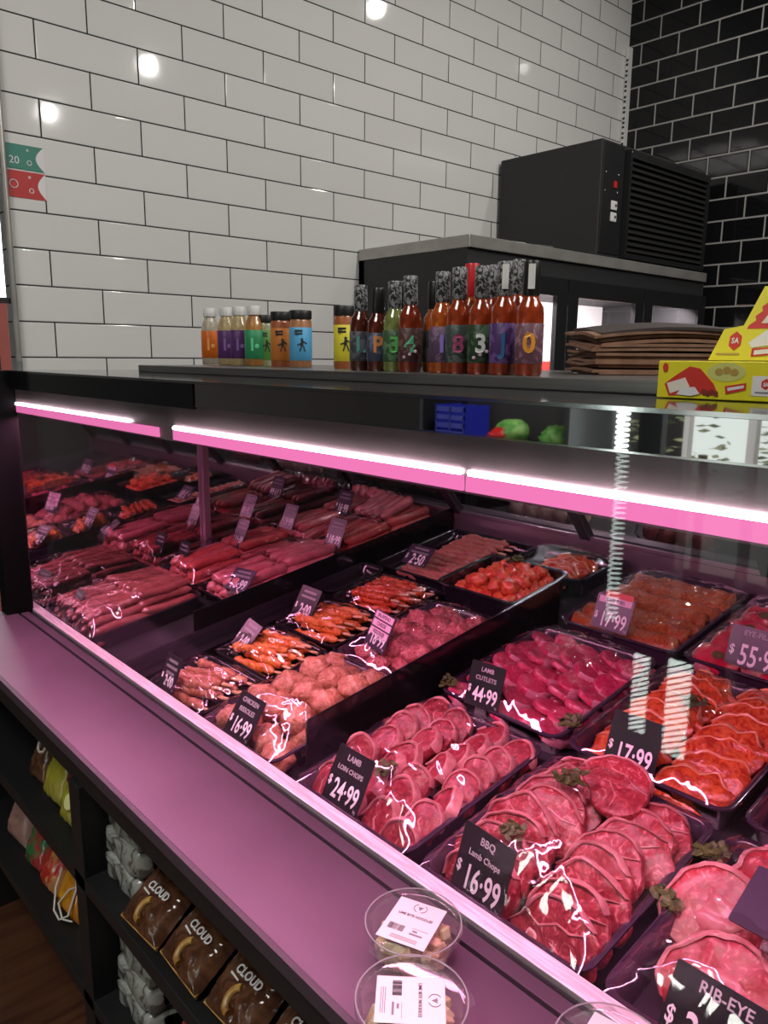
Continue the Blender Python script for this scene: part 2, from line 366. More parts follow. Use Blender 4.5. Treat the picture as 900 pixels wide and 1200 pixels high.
for xx, ww, hh, col, lab in ((2.30, .05, .27, (.45, .43, .42), 'tall grey post added behind the fridge door glass'), (2.70, .12, .10, (.7, .03, .02), 'red packet on the fridge shelf behind the door glass'), (3.05, .2, .2, (.35, .22, .14), 'brown carton on the fridge shelf beside the black wall')):
    o = MB().box(0, ww, 0, .12, 0, hh).build('carton', pm('carton', col, .5), smooth=False, bevel=.003); o.location = (xx, 1.95, -.11); tag(o, lab, 'carton')  # the tall grey one stands in for the post mirrored in the panes

comp = empty('compressor_box', 'black compressor box with louvred grille on top of the tall fridge', 'compressor')
X0, X1, Y0, Y1, Z1 = 2.857, 3.72, 1.88, 2.40, .862
b = MB(); b.box(X0, X1, Y0, Y1, KZ + .001, Z1); b.build('casing', M['black_soft'], comp, smooth=False, bevel=.006)
MB().box(X0 + .006, X0 + .155, Y0 - .006, Y0, KZ + .02, Z1 - .01).build('control_panel', M['black'], comp, smooth=False, bevel=.002)
b = MB()
b.box(X0 + .165, X0 + .18, Y0 - .03, Y0, KZ + .01, Z1 - .02); b.box(X1 - .02, X1, Y0 - .03, Y0, KZ + .01, Z1 - .02)
b.box(X0 + .18, X1 - .02, Y0 - .03, Y0, Z1 - .05, Z1 - .02); b.box(X0 + .18, X1 - .02, Y0 - .03, Y0, KZ + .01, KZ + .03)
b.build('grille_frame', M['black'], comp, smooth=False)
for k in range(15):
    zz = KZ + .04 + k * .0245
    b = MB(); b.box(X0 + .18, X1 - .02, -.002, .002, -.014, .014, 0, T(0, Y0 - .016, zz + .01) @ RX(R(-40)))
    b.build('louvre', M['steel_dark'] if 0 else pm('louvre_black', (.03, .03, .03), .3), comp, smooth=False)
MB().box(X0 + .085, X0 + .105, Y0 - .012, Y0 - .006, .685, .712).build('red_switch', M['red'], comp, smooth=False, bevel=.002)
for zz in (.600, .555):
    q = MB().box(X0 + .072, X0 + .115, Y0 - .012, Y0 - .006, zz, zz + .036).build('socket_plate', M['white'], comp, smooth=False, bevel=.003)
    MB().lathe([(.006, 0), (.006, .003)], 12, 0, T(X0 + .1, Y0 - .012, zz + .018) @ RX(R(90))).build('knob', M['chrome'], q)
for (xx, zz) in ((X0 + .03, .74), (X0 + .12, .74), (X0 + .03, .67), (X0 + .12, .67), (X0 + .172, Z1 - .03), (X1 - .01, Z1 - .06)):
    MB().lathe([(.004, 0), (.003, .002)], 10, 0, T(xx, Y0 - .0305 if xx > X0 + .16 else Y0 - .006, zz) @ RX(R(90))).build('screw', M['chrome'], comp)
for i, (x, y, s) in enumerate(((2.36, 1.92, 1.), (2.52, 1.90, .7))):
    poly = [(-.08 * s, -.02), (-.05 * s, .04), (.06 * s, .05), (.09 * s, .0), (.05 * s, -.03)]
    o = MB().prism(poly, 0, .012).build('loose_papers' if i == 0 else 'crumpled_wrap', M['paper_white'] if i == 0 else M['jar'], smooth=False, bevel=.003)
    o.location = (x, y, KZ + .001); tag(o, 'folded white papers on the steel fridge top' if i == 0 else 'clear crumpled wrap beside the papers on the fridge top', 'paper' if i == 0 else 'wrap')

# ------------------------------------------------------------------ the meat display case
GX = .662; CY0, CY1 = -.35, 2.205
case = empty('meat_display_case', 'long black refrigerated meat counter with glass front and pink lighting', 'display case')
case_parts = []
def part(mb, name, mat, parent=case, **k): return mb.build(name, mat, parent, **k)
part(MB().box(.46, .6275, CY0, CY1 + .03, -.715, -.70).box(.635, .656, CY0, CY1, -.715, -.701), 'front_ledge', M['ledge'], smooth=False, bevel=.001)
part(MB().box(.452, .46, CY0, CY1 + .03, -.722, -.7003), 'ledge_edge', M['ledge_edge'], smooth=False)
part(MB().box(.6275, .635, CY0, CY1, -.72, -.712).box(.656, .668, CY0, CY1, -.716, -.706), 'channel', M['black'], smooth=False)
part(MB().box(.668, .694, CY0, CY1, -.72, -.698), 'sill_strip', M['sill'], smooth=False, bevel=.0015)
part(MB().box(.659, .665, CY0, CY1, -.708, -.050), 'front_glass', M['glass'], smooth=False)
# base cabinet with open shelves on the customer side
b = MB(); b.box(.49, 1.95, CY0, CY1, -.80, -.76); b.box(.70, 1.95, CY0, CY1, FZ + .1, -.80)
part(b, 'base_cabinet', M['black_soft'], smooth=False)
part(MB().box(.462, .49, CY0, CY1, -.772, -.716), 'fascia_rail', M['black'], smooth=False, bevel=.002)
part(MB().box(.455, .70, CY0, CY1, -.988, -.957), 'open_shelf', M['black'], smooth=False, bevel=.002)
part(MB().box(.455, .70, CY0, CY1, -1.25, -1.222), 'open_shelf', M['black'], smooth=False, bevel=.002)
for y in (.35, 1.32, CY1 - .03):
    part(MB().box(.455, .70, y, y + .05, FZ, -.772), 'shelf_upright', M['black'], smooth=False, bevel=.002)
# deck and rear rail
mm = Matrix(((1, 0, 0, 0), (0, 1, 0, 0), (math.tan(TH), 0, 1, 0), (0, 0, 0, 1)))
dz = deckz(0, -.034)
part(MB().box(.694, 1.86, CY0, CY1, -.02 + dz, dz, 0, mm), 'display_deck', M['deck'], smooth=False)
rz = deckz(1.86, 0)
part(MB().box(1.855, 1.875, CY0, CY1, rz - .08, rz + .045).box(1.875, 1.95, CY0, CY1, rz + .03, rz + .045).box(1.93, 1.95, CY0, CY1, rz + .10, rz + .115).box(1.93, 1.94, CY0, CY1, rz + .19, rz + .20), 'rear_rail', pm('rail_steel', (.42, .33, .38), .3, .8), smooth=False, bevel=.002)
# end mirror, corner post, joint post
part(MB().box(GX + .01, 1.9, CY1 - .012, CY1 - .006, -.76, -.05), 'end_mirror', M['mirror_end'], smooth=False)
part(MB().box(.668, 1.98, CY1 - .006, CY1 + .03, -.80, -.0435), 'end_panel', M['black'], smooth=False)
part(MB().box(.60, .668, CY1 - .02, CY1 + .03, FZ, -.0435), 'corner_post', pm('post_black', (.004, .004, .004), .7, spec=.1), smooth=False, bevel=.002)
part(MB().box(1.205, 1.225, CY1 - .03, CY1 - .013, deckz(1.21, -.03), -.07), 'joint_post', pm('pink_steel', (.45, .3, .38), .3, .8), smooth=False)
# top: glossy front strip, raised steel shelf
part(MB().box(.655, 1.50, CY0, CY1 + .03, -.0555, -.043), 'top_slab', M['top_glass'], smooth=False, bevel=.001)
part(MB().box(.905, 1.50, CY0, 1.955, -.043, -.0255), 'raised_shelf', M['shelf_steel'], smooth=False, bevel=.002)
part(MB().box(.652, .6545, CY0, CY1, -.047, -.0425), 'front_trim', M['chrome'], smooth=False)
part(MB().box(.6545, .659, CY0, 1.205, -.0845, -.0475), 'mirror_fascia', M['mirror'], smooth=False)
part(MB().box(.652, .659, 1.205, CY1, -.090, -.0475), 'black_fascia', M['black_gloss'], smooth=False)
part(MB().box(.6535, .659, CY0, 1.205, -.0858, -.0838), 'chrome_bead', M['chrome'], smooth=False)
# lamp housing behind the glass with two LED tubes
hs = [(.668, -.057), (.95, -.057), (.95, -.075), (.74, -.155), (.671, -.155), (.671, -.1535), (.668, -.085)]
mm = Matrix(((1, 0, 0, 0), (0, 0, -1, 0), (0, 1, 0, 0), (0, 0, 0, 1)))
part(MB().prism([(x, z) for x, z in hs], -CY1 + .013, -CY0, 0, mm), 'lamp_housing', M['housing'], smooth=False)
for y0, y1, nm in ((1.49, 2.19, 'a'), (.60, 1.31, 'b'), (-.12, .595, 'c')):
    q = part(MB().box(.6665, .672, y0 - (.0 if nm != 'a' else .12), y1 + .0, -.1515, -.1335), 'pink_diffuser', M['led_pink'], smooth=False)
    part(MB().tube([(.6675, y0 + .004, -.1295), (.6675, y1 - .004, -.1295)], .0037, 10), 'led_tube', M['led'])
# tilted rear glass doors with black frames
def rear(y0, y1):
    a = Vector((1.875, 0, -.505)); c = Vector((1.50, 0, -.06)); d = (c - a); ln = d.length; an = math.atan2(d.x, d.z)
    mm = T(a.x, 0, a.z) @ RY(an)
    b = MB(); b.box(-.012, .012, y0, y0 + .016, 0, ln, 0, mm); b.box(-.012, .012, y1 - .016, y1, 0, ln, 0, mm)
    b.box(-.012, .012, y0, y1, 0, .018, 0, mm); b.box(-.012, .012, y0, y1, ln - .03, ln, 0, mm)
    f = part(b, 'rear_door', M['door_frame'], smooth=False)
    MB().box(-.003, .003, y0 + .016, y1 - .016, .018, ln - .03, 0, mm).build('pane', M['door_glass'], f, smooth=False)
for y0, y1 in ((-.3, .2), (.2, .70), (.70, 1.20), (1.20, 1.69), (1.69, 2.18)): rear(y0, y1)

# dividers (stand-alone uprights lifted out when cleaning)
def divider(X0, X1, Y, top, bot, label):
    n = [(X0, deckz(X0, bot)), (X1, deckz(X1, bot)), (X1, deckz(X1, top)), (X0, deckz(X0, top))]
    mm = Matrix(((1, 0, 0, 0), (0, 0, -1, Y), (0, 1, 0, 0), (0, 0, 0, 1)))
    o = MB().prism(n, -.0025, .0025, 0, mm).build('divider_panel', M['black_gloss'], smooth=False, bevel=.001)
    tag(o, label, 'divider')
divider(.758, 1.505, 1.035, .075, -.03, 'black upright divider panel between the rissoles and the lamb loin chops')
divider(.90, 1.85, 1.70, .055, -.03, 'long black divider panel between the sausages and the skewers')
divider(.90, 1.85, 1.705, -.01, -.03, 'low black divider foot below the long panel beside the sausages') if 0 else None

# ------------------------------------------------------------------ trays with film
def tray(X0, X1, Y0, Y1, rim, label, film=0, fm=None, h0=-.032, mat=None, deep=None, group=None, seed=0, floor_h=None, nofilm=False, pw=5):
    cx, cy = (X0 + X1) / 2, (Y0 + Y1) / 2; w, d = (X1 - X0) / math.cos(TH), Y1 - Y0; H = rim - h0
    t = empty('meat_tray', label, 'tray', group); t.matrix_basis = on_deck(cx, cy, h0)
    def rr(s, z, r=.028): return [(x, y, z) for x, y in rrect(w - 2 * s, d - 2 * s, max(.006, r - s), 6)]
    b = MB(); b.rings([rr(.018, 0), rr(.008, H - .004), rr(.000, H - .003), rr(0, H), rr(.006, H + .001), rr(.011, H - .002), rr(.020, .004)])
    b.build('tray_shell', mat or M['tray'], t, ang=50)
    if not nofilm and film:
        rnd = random.Random(seed)
        ph = [rnd.uniform(0, 6) for _ in range(6)]
        def fn(u, v):
            s, q = 2 * u - 1, 2 * v - 1
            e = (1 - abs(s) ** pw) * (1 - abs(q) ** pw)
            zz = H + .001 + film * e * (.70 + .30 * math.cos(s * 1.5) * math.cos(q * 1.5))
            pt = Vector((s * 1.7 + seed, q * 1.5, seed * 1.7))
            rg = 1 - abs(noise.noise(pt * 1.3 + Vector((5, ph[0], 0)))) * 3.2
            zz += e * (.008 * noise.noise(pt) + .007 * max(0, rg) ** 3 + .0025 * max(0, 1 - abs(noise.noise(pt * 3.3)) * 4) ** 2)
            mk = max(0, min(1, .35 + 2.2 * noise.noise(pt * .9 + Vector((0, 9, ph[2])))))
            zz += e * .0048 * mk * math.sin(2 * PI * s * w / 2 / .078 + 5 * noise.noise(pt * .8 + Vector((ph[3], 0, 3))) + ph[4])
            an = math.atan2(q, s); zz += e * max(0, s * s + q * q - .35) * .004 * math.sin(an * 17 + ph[1] + 3 * noise.noise(pt * 2))
            return (s * (w / 2 - .002), q * (d / 2 - .002), zz)
        MB().grid(fn, 72, 72).build('cling_film', M['film'], t, ang=0)
    return t
VI = M['tray_violet']

# ------------------------------------------------------------------ meat pieces
def outline(kind, n=44, rnd=random):
    pts = []
    for k in range(n):
        a = 2 * PI * k / n
        if kind == 'loin':      # rounded eye with pinched tail
            r = 1 + .10 * math.cos(2 * a) + .16 * math.cos(a - .5) - .10 * math.exp(-((a - 4.3) / .35) ** 2) + .03 * math.sin(5 * a)
            x, y = .036 * r * math.cos(a), .033 * r * math.sin(a)
        elif kind == 'bbq':
            r = 1 + .07 * math.cos(2 * a + .4) + .06 * math.sin(3 * a + 1) + .035 * math.sin(5 * a) - .09 * math.exp(-((a - 3.6) / .3) ** 2)
            x, y = .044 * r * math.cos(a), .066 * r * math.sin(a)
        elif kind == 'cutlet':
            r = 1 + .08 * math.cos(a) + .05 * math.sin(3 * a) + .22 * math.exp(-((a - 4.5) / .4) ** 2)
            x, y = .029 * r * math.cos(a), .040 * r * math.sin(a)
        elif kind == 'ribeye':
            r = 1 + .05 * math.cos(2 * a) + .07 * math.sin(a + 1) + .04 * math.sin(4 * a + .5) - .10 * math.exp(-((a - 5.2) / .25) ** 2) + .02 * math.sin(9 * a)
            x, y = .058 * r * math.cos(a), .070 * r * math.sin(a)
        elif kind == 'steak':
            r = 1 + .08 * math.cos(2 * a + .8) + .07 * math.sin(3 * a) + .03 * math.sin(7 * a)
            x, y = .037 * r * math.cos(a), .064 * r * math.sin(a)
        else:                   # fillet
            r = 1 + .05 * math.sin(2 * a + 1) + .04 * math.sin(3 * a)
            x, y = .040 * r * math.cos(a), .047 * r * math.sin(a)
        pts.append((x, y))
    return pts
def warp(b, amp, sc, seed):
    b.v = [tuple(Vector(p) + noise.noise_vector(Vector(p) * sc + Vector((seed, seed * .7, 0))) * amp) for p in b.v]
def slab(out, t, z0=0, bulge=.002, seed=0, amp=.002):
    b = MB(); n = len(out)
    cx = sum(p[0] for p in out) / n; cy = sum(p[1] for p in out) / n
    def rg(s, z): return [(cx + (x - cx) * s, cy + (y - cy) * s, z0 + z) for x, y in out]
    b.rings([rg(.3, 0), rg(.7, 0), rg(.93, .0006), rg(1, t * .25), rg(1.01, t * .6), rg(.985, t * .9), rg(.93, t * 1.02), rg(.75, t + bulge * .6), rg(.5, t + bulge), rg(.2, t + bulge)])
    warp(b, amp, 45, seed); return b
def rimstrip(out, a0, a1, w, t, seed=0, amp=.002, taper=True):
    n = len(out); i0, i1 = int(a0 * n), int(a1 * n); b = MB(); rs = []
    cx = sum(p[0] for p in out) / n; cy = sum(p[1] for p in out) / n
    for i in range(i0, i1 + 1):
        x, y = out[i % n]; d = Vector((x - cx, y - cy, 0)); dn = d.normalized(); f = (i - i0) / max(1, i1 - i0)
        ww = w * (math.sin(PI * min(1, max(0, f))) ** .45 if taper else 1) + .0006
        o = Vector((x, y, 0)); e = .0012
        rs.append([o + dn * e + Vector((0, 0, .001)), o + dn * (e + .0008) + Vector((0, 0, t * .5)), o + dn * e + Vector((0, 0, t * .98)), o - dn * ww * .4 + Vector((0, 0, t + .0025)), o - dn * ww + Vector((0, 0, t + .0012)), o - dn * ww + Vector((0, 0, t * .5)), o - dn * ww * .5 + Vector((0, 0, .001))])
    b.rings(rs); warp(b, amp, 45, seed); return b
def disc(r, h, z, x=0, y=0, n=12, sx=1): return MB().lathe([(r * .9, 0), (r, h * .4), (r * .8, h), (0, h * 1.05)], n, 0, T(x, y, z), sx=sx)
def seam(pts, w, z, seed, amp): 
    b = MB(); b.tube([(x, y, z) for x, y in pts], [w * .4] + [w] * (len(pts) - 2) + [w * .3], 6); warp(b, amp, 45, seed); return b
def chop_loin(v):
    o = outline('loin'); e = empty('lamb_loin_chop')
    slab(o, .017, seed=v, amp=.004).build('meat', M['lamb'], e)
    rimstrip(o, -.20 - .03 * v, .26, .0034 + .0006 * (v % 2), .0185, v, .004).build('fat_rim', M['fat'], e)
    disc(.0065, .003, .0185, -.018, -.010 + .004 * v).build('bone', M['bone'], e)
    seam([(-.016, -.006), (-.006, -.001 * v), (.004, .006), (.014, .004)], .0017, .0195, v, .004).build('fat_seam', M['fat'], e)
    return e
def chop_bbq(v):
    o = outline('bbq'); e = empty('barbecue_lamb_chop')
    if v % 2: o = [(x, -y) for x, y in o][::-1]
    slab(o, .014, seed=v + 3, amp=.005).build('meat', M['bbq'], e)
    rimstrip(o, -.14, .26 + .05 * (v % 3), .0030, .0155, v + 3, .005).build('fat_rim', M['fat'], e)
    seam([(.022, -.045), (.016, -.02), (.02, .0), (.012, .022), (.018, .045)], .0016, .016, v + 3, .005).build('fat_seam', M['fat'], e)
    seam([(-.03, -.03), (-.014, -.018), (-.004, .005), (-.016, .03)], .0014, .016, v + 3, .005).build('fat_seam', M['fat'], e)
    if v % 2 == 0:
        q = disc(.0085, .003, .0150, -.006, .03, sx=1.3).build('bone', M['bone'], e)
        disc(.005, .0012, .0178, -.006, .03, sx=1.3).build('marrow', M['marrow'], q)
    return e
def cutlet(v):
    o = outline('cutlet'); e = empty('lamb_cutlet')
    slab(o, .013, seed=v + 8, amp=.003).build('meat', M['cutlet'], e)
    rimstrip(o, .38, .88, .0042, .0145, v + 8, .003).build('fat_rim', M['fat_light'], e)
    MB().tube([(0, -.036, .008), (.002, -.048, .010), (.004, -.060, .014)], [.006, .0045, .0042], 8).build('bone', M['bone'], e)
    disc(.0042, .002, .0145, .004, -.02).build('bone_spot', M['bone'], e)
    return e
def steak_marin(v):
    o = outline('steak'); e = empty('marinated_steak')
    slab(o, .012, seed=v + 13, amp=.009, bulge=.004).build('meat', M['marin'], e)
    rimstrip(o, -.2, .2, .0035, .0135, v + 13, .009).build('fat_rim', M['marin_fat'], e)
    return e
def ribeye(v):
    o = outline('ribeye'); e = empty('rib_eye_steak')
    if v % 2: o = [(x, -y) for x, y in o][::-1]
    slab(o, .022, seed=v + 20, amp=.006).build('meat', M['ribeye'], e)
    rimstrip(o, -.30, .36, .0045, .024, v + 20, .006).build('fat_rim', M['fat'], e)
    i = [(x * .56 + .004, y * .60 - .003) for x, y in outline('steak')]; i = [(x * 1.1, y * .75) for x, y in i]
    slab(i, .004, z0=.0205, seed=v + 20, amp=.006).build('pale_eye', M['ribeye_eye'], e)
    disc(.0125, .0035, .0228, -.028, .018 * (1 if v % 2 else -1)).build('red_kernel', M['ribeye'], e)
    return e
def fillet(v):
    o = outline('fillet'); e = empty('fillet_steak')
    slab(o, .020, seed=v + 30, amp=.005).build('meat', M['fillet'], e)
    disc(.0135, .003, .0215, .004, 0, 16).build('herb_patty', M['herb_brown'], e)
    rimstrip(o, .1, .5, .0025, .0215, v + 30, .005).build('fat_rim', M['fat'], e)
    return e
def blob(name, r, mat, v, amp, sc, sx=1, sy=1, sz=.75, seg=18):
    b = MB(); n = 10
    b.lathe([(r * math.sin(PI * i / n) + 1e-5, -r * math.cos(PI * i / n)) for i in range(n + 1)], seg, 0, Matrix.Diagonal((sx, sy, sz, 1)), caps=False)
    b.v = [tuple(Vector(p) * (1 + amp * noise.noise(Vector(p).normalized() * sc + Vector((v * 3.3, 0, v)))) + Vector((0, 0, r * sz * .9))) for p in b.v]
    return b.build(name, mat, ang=0)
def sausage(name, r, ln, mat, v):
    b = MB(); n = 16; pts = []; rs = []
    for i in range(n + 1):
        t = i / n; x = (t - .5) * ln
        pts.append((x, .006 * math.sin(PI * t) * (1 if v % 2 else -1) + .002 * math.sin(5 * t + v), r + .001 * math.sin(7 * t + v)))
        e = min(t, 1 - t) * ln / r
        rs.append(r * (max(.18, math.sqrt(max(0, 1 - (1 - min(1, e)) ** 2))) + .05 * math.sin(9 * t + 2 * v)))
    b.tube(pts, rs, 12); o = b.build(name, mat, ang=0)
    return o
def skewer(v, mat, ln=.125, chunks=5, mince=False):
    e = empty('meat_skewer')
    MB().tube([(-ln / 2 - .012, 0, .012), (ln / 2, 0, .012), (ln / 2 + .010, 0, .012), (ln / 2 + .030, 0, .012)], [.0018, .0018, .0036, .0032], 6).build('stick', M['wood'], e)
    b = MB(); n = 26
    pts = []; rs = []
    for i in range(n + 1):
        t = i / n; pts.append(((t - .5) * ln, .001 * math.sin(8 * t + v), .013))
        bump = .0025 * abs(math.sin(PI * chunks * t)) if not mince else .0012 * math.sin(9 * t + v)
        rs.append((.0095 if not mince else .0115) * min(1, .45 + 6 * min(t, 1 - t)) + bump)
    b.tube(pts, rs, 12); warp(b, .005, 70, v); b.build('meat', mat, e, ang=0)
    return e

def group_place(protos, spots, label, cat, group):
    """first use of each proto is the proto itself; afterwards copies"""
    used = set()
    for i, mtx in enumerate(spots):
        k = i % len(protos)
        if k in used: o = dup(protos[k])
        else: o = protos[k]; used.add(k)
        o.matrix_basis = mtx; tag(o, label, cat, group)
    for k, p_ in enumerate(protos):
        if k not in used:
            for ch in list(p_.children):
                for g in list(ch.children): bpy.data.objects.remove(g)
                bpy.data.objects.remove(ch)
            bpy.data.objects.remove(p_)
J = lambda s: random.uniform(-s, s)

# --- row one, near: rib eye, barbecue chops, loin chops
BD = -.026   # height of a tray's inside bottom over the reference deck
tray(.70, 1.035, .125, .398, .018, 'smoky tray of rib eye steaks at the front nearest the camera', .050, seed=3, mat=VI)
sp = []
for (x, y, tl, yw) in ((.965, .30, 28, 5), (.955, .185, 30, -8), (.885, .345, 32, 8), (.875, .215, 32, -5), (.79, .30, 34, 0), (.78, .175, 30, 10)):
    sp.append(on_deck(x, y, BD + .024, R(yw), R(tl), R(J(5))))
group_place([ribeye(0), ribeye(1), ribeye(2)], sp, 'marbled rib eye steak with pale fat eye in the front tray nearest the camera', 'steak', 'rib eye steaks in the front tray')

tray(.70, 1.035, .415, .692, .018, 'smoky tray of barbecue lamb chops behind the BBQ ticket', .062, seed=5, mat=VI)
sp = []
for c, (yc, n, x0, dx) in enumerate(((.485, 8, .735, .033), (.615, 8, .745, .033))):
    for i in range(n):
        f = i / (n - 1)
        sp.append(on_deck(x0 + i * dx + .008 * c, yc + J(.008), BD + .024 + .010 * math.sin(PI * f), R(J(16) + (10 if c == 0 else -8)), R(56 - 28 * f + J(7)), R(J(10) - (8 if c == 0 else -8))))
sp.append(on_deck(.985, .555, BD + .058, R(-25), R(14), R(4)))
group_place([chop_bbq(0), chop_bbq(1), chop_bbq(2)], sp, 'raw forequarter lamb chop with fat seams in the BBQ Lamb Chops tray', 'lamb chop', 'barbecue lamb chops')

tray(.70, 1.035, .712, .99, .018, 'smoky tray of lamb loin chops behind the $24.99 ticket', .046, seed=9, mat=VI)
sp = []
for c in range(4):
    for i in range(7):
        if c == 3 and i == 0: pass
        sp.append(on_deck(.728 + i * .043 + .010 * (c % 2) + J(.006), .748 + c * .067 + J(.007), BD + .018 + .008 * math.sin(PI * i / 6), R(J(32)), R(44 + J(11) - 3 * i), R(J(16))))
group_place([chop_loin(0), chop_loin(1), chop_loin(2)], sp, 'raw lamb loin chop with pale fat rim behind the 24.99 ticket', 'lamb chop', 'lamb loin chops')

# --- row two
tray(1.06, 1.405, .712, 1.0, .018, 'smoky tray of lamb cutlets behind the $44.99 ticket', .046, seed=14, mat=VI)
sp = []
for c in range(5):
    for i in range(7):
        sp.append(on_deck(1.09 + i * .045 + .012 * (c % 2), .745 + c * .054 + J(.004), BD + .018 + .014 * math.sin(PI * i / 6) * math.sin(PI * (c + .6) / 5.2), R(60 + J(40)), R(16 + J(11)), R(24 + J(12))))
group_place([cutlet(0), cutlet(1), cutlet(2)], sp, 'bright pink lamb cutlet in the tray behind the Lamb Cutlets ticket', 'lamb cutlet', 'lamb cutlets')

tray(1.06, 1.405, .415, .70, .018, 'smoky tray of orange marinated steaks behind the $17.99 ticket', .046, seed=19, mat=VI)
sp = []
for c in range(2):
    for i in range(8):
        sp.append(on_deck(1.095 + i * .040, .49 + c * .125 + J(.006), BD + .02 + .012 * math.sin(PI * i / 7), R(J(12) + (14 if c == 0 else -6)), R(38 + J(6) - i), R(J(8))))
group_place([steak_marin(0), steak_marin(1), steak_marin(2)], sp, 'orange marinated lamb steak in the tray behind the $17.99 ticket', 'steak', 'marinated steaks')

tray(1.06, 1.405, .125, .40, .018, 'smoky tray of red steaks at the right edge behind the rib eye steaks', .04, seed=22, mat=VI)
sp = [on_deck(1.10 + i * .07, .19 + c * .12, BD + .016, R(J(12)), R(18 + J(5)), R(J(8))) for c in range(2) for i in range(4)]
fp = [fillet(0), fillet(1)]
group_place(fp, sp, 'deep red steak with a dark herb patty in the middle tray by the right edge', 'steak', 'red steaks by the right edge')

# --- row three
tray(1.455, 1.815, .712, 1.0, .010, 'smoky tray of spiced ribs behind the $17.99 ribs ticket', .040, seed=25, mat=VI)
def rack(v):
    e = empty('spiced_rib_rack'); b = MB()
    def fn(u, vv):
        a = vv * 2 * PI; y = (u - .5) * .255; rr = 1 if 0 < u < 1 else .3
        x = .026 * math.cos(a) * rr; z = .014 + .013 * math.sin(a) * rr
        z += (.0014 * math.sin(u * PI * 12 + v) if math.sin(a) > 0 else 0)
        return (x + .003 * math.sin(u * 14 + v), y, z)
    b.grid(fn, 48, 16); warp(b, .007, 38, v); b.build('meat', M['rib'], e, ang=0)
    for k in range(4):
        q = MB().tube([(-.024, -.09 + k * .06, .012), (-.030, -.09 + k * .06, .011)], .0035, 8); warp(q, .007, 38, v); q.build('bone_end', M['bone'], e)
    return e
sp = [on_deck(1.50 + i * .045, .855 + J(.006), BD + .010 + .004 * (i % 2), R(J(3)), R(16), 0) for i in range(7)]
group_place([rack(0), rack(1), rack(2)], sp, 'strip of brown-orange spiced ribs in the rear tray behind the ribs ticket', 'ribs', 'spiced rib strips')
tray(1.455, 1.815, .40, .70, .010, 'smoky tray of eye fillet steaks behind the $55.99 ticket', .034, seed=28, mat=VI)
sp = [on_deck(1.50 + i * .072 + .01 * (c % 2), .455 + c * .095, BD + .012, R(J(10)), R(10 + J(4)), R(J(6))) for c in range(3) for i in range(4)]
group_place([fillet(2), fillet(3)], sp, 'red eye fillet steak with a dark herb patty behind the Eye-Fillet ticket', 'steak', 'eye fillet steaks')

# --- herb sprigs between the meats
def sprig(X, Y, h, s, label):
    b = MB(); rnd = random.Random(int(X * 1000))
    for k in range(26):
        a = rnd.uniform(0, 6.3); r = rnd.uniform(.002, .015) * s; q = .006 * s
        mt = T(r * math.cos(a), r * math.sin(a), .004 + rnd.uniform(0, .008)) @ RZ(rnd.uniform(0, 6)) @ RY(rnd.uniform(-.9, .9))
        b.prism([(-q, 0), (-q * .3, q * .6), (q * .6, q * .5), (q, 0), (q * .5, -q * .6), (-q * .4, -q * .5)], -.0005, .0005, 0, mt)
    o = b.build('herb_sprig', M['herb'], smooth=False); o.matrix_basis = on_deck(X, Y, h); tag(o, label, 'herb')
sprig(.93, .60, .058, 1.5, 'green herb sprig on top of the barbecue lamb chops')
sprig(.80, .605, .045, 1.3, 'green herb sprig tucked beside the BBQ ticket')
sprig(.86, .405, .012, 1.5, 'green herb sprig left of the rib eye steaks')
sprig(.97, .398, .012, 1.5, 'green herb sprig beyond the first rib eye steak')
sprig(1.10, .715, .025, 1.5, 'green herb sprig at the front right of the lamb cutlets')
sprig(1.075, .985, .020, 1.2, 'green herb sprig at the front left of the lamb cutlets')
sprig(1.55, .93, .030, 1.6, 'green herb sprig on the spiced ribs')
sprig(1.25, .57, .040, 1.4, 'green herb sprig on the orange marinated steaks')
sprig(.79, .865, .035, 1.3, 'green herb sprig among the lamb loin chops behind the $24.99 ticket')

# --- section between the dividers
tray(.70, 1.035, 1.055, 1.30, .015, 'tray of chicken rissoles behind the $16.99 chicken rissoles ticket', .045, seed=31, mat=VI)
sp = []
for c in range(4):
    for i in range(5):
        sp.append(on_deck(.735 + i * .064 + .02 * (c % 2), 1.087 + c * .060, BD + .002, R(J(90)), 0, 0))
for c in range(3):
    for i in range(3):
        sp.append(on_deck(.80 + i * .068, 1.115 + c * .06, BD + .034, R(J(90)), 0, 0))
group_place([blob('chicken_rissole', .034, M['rissole'], v, .30, 2.0, 1, .95, .78, 24) for v in range(5)], sp,
            'pale lumpy chicken rissole in the tray behind the chicken rissoles ticket', 'rissole', 'chicken rissoles')
def skewer_tray(X0, X1, Y0, Y1, mat, n, label, slabel, grp, seed, yaw, mince=False, ln=.125, film=.030):
    tray(X0, X1, Y0, Y1, .008, label, film, seed=seed)
    sp = []; W = X1 - X0
    for i in range(n):
        f = (i + .5) / n
        sp.append(on_deck(X0 + .022 + (W - .044) * f, (Y0 + Y1) / 2 + J(.006) - .01, BD + .004 + .012 * (i % 2), R(90 + yaw + J(7)) + PI, 0, 0))
    for i in range(n - 2):
        f = (i + .5) / (n - 2)
        sp.append(on_deck(X0 + .035 + (W - .07) * f, (Y0 + Y1) / 2 + J(.006) + .01, BD + .030, R(90 + yaw + J(9)) + PI, 0, 0))
    group_place([skewer(v, mat, ln, 5, mince) for v in range(3)], sp, slabel, 'skewer', grp)
skewer_tray(.70, .865, 1.32, 1.55, M['skewer_brown'], 6, 'black tray of brown meat skewers nearest the front glass', 'brown meat skewer in the front skewer tray behind the first $2.00 ticket', 'brown skewers', 41, 14)
skewer_tray(.875, 1.04, 1.32, 1.56, M['skewer_orange'], 6, 'black tray of orange skewers behind the brown ones', 'orange meat skewer in the second tray from the front glass', 'orange skewers, second tray', 43, 14)
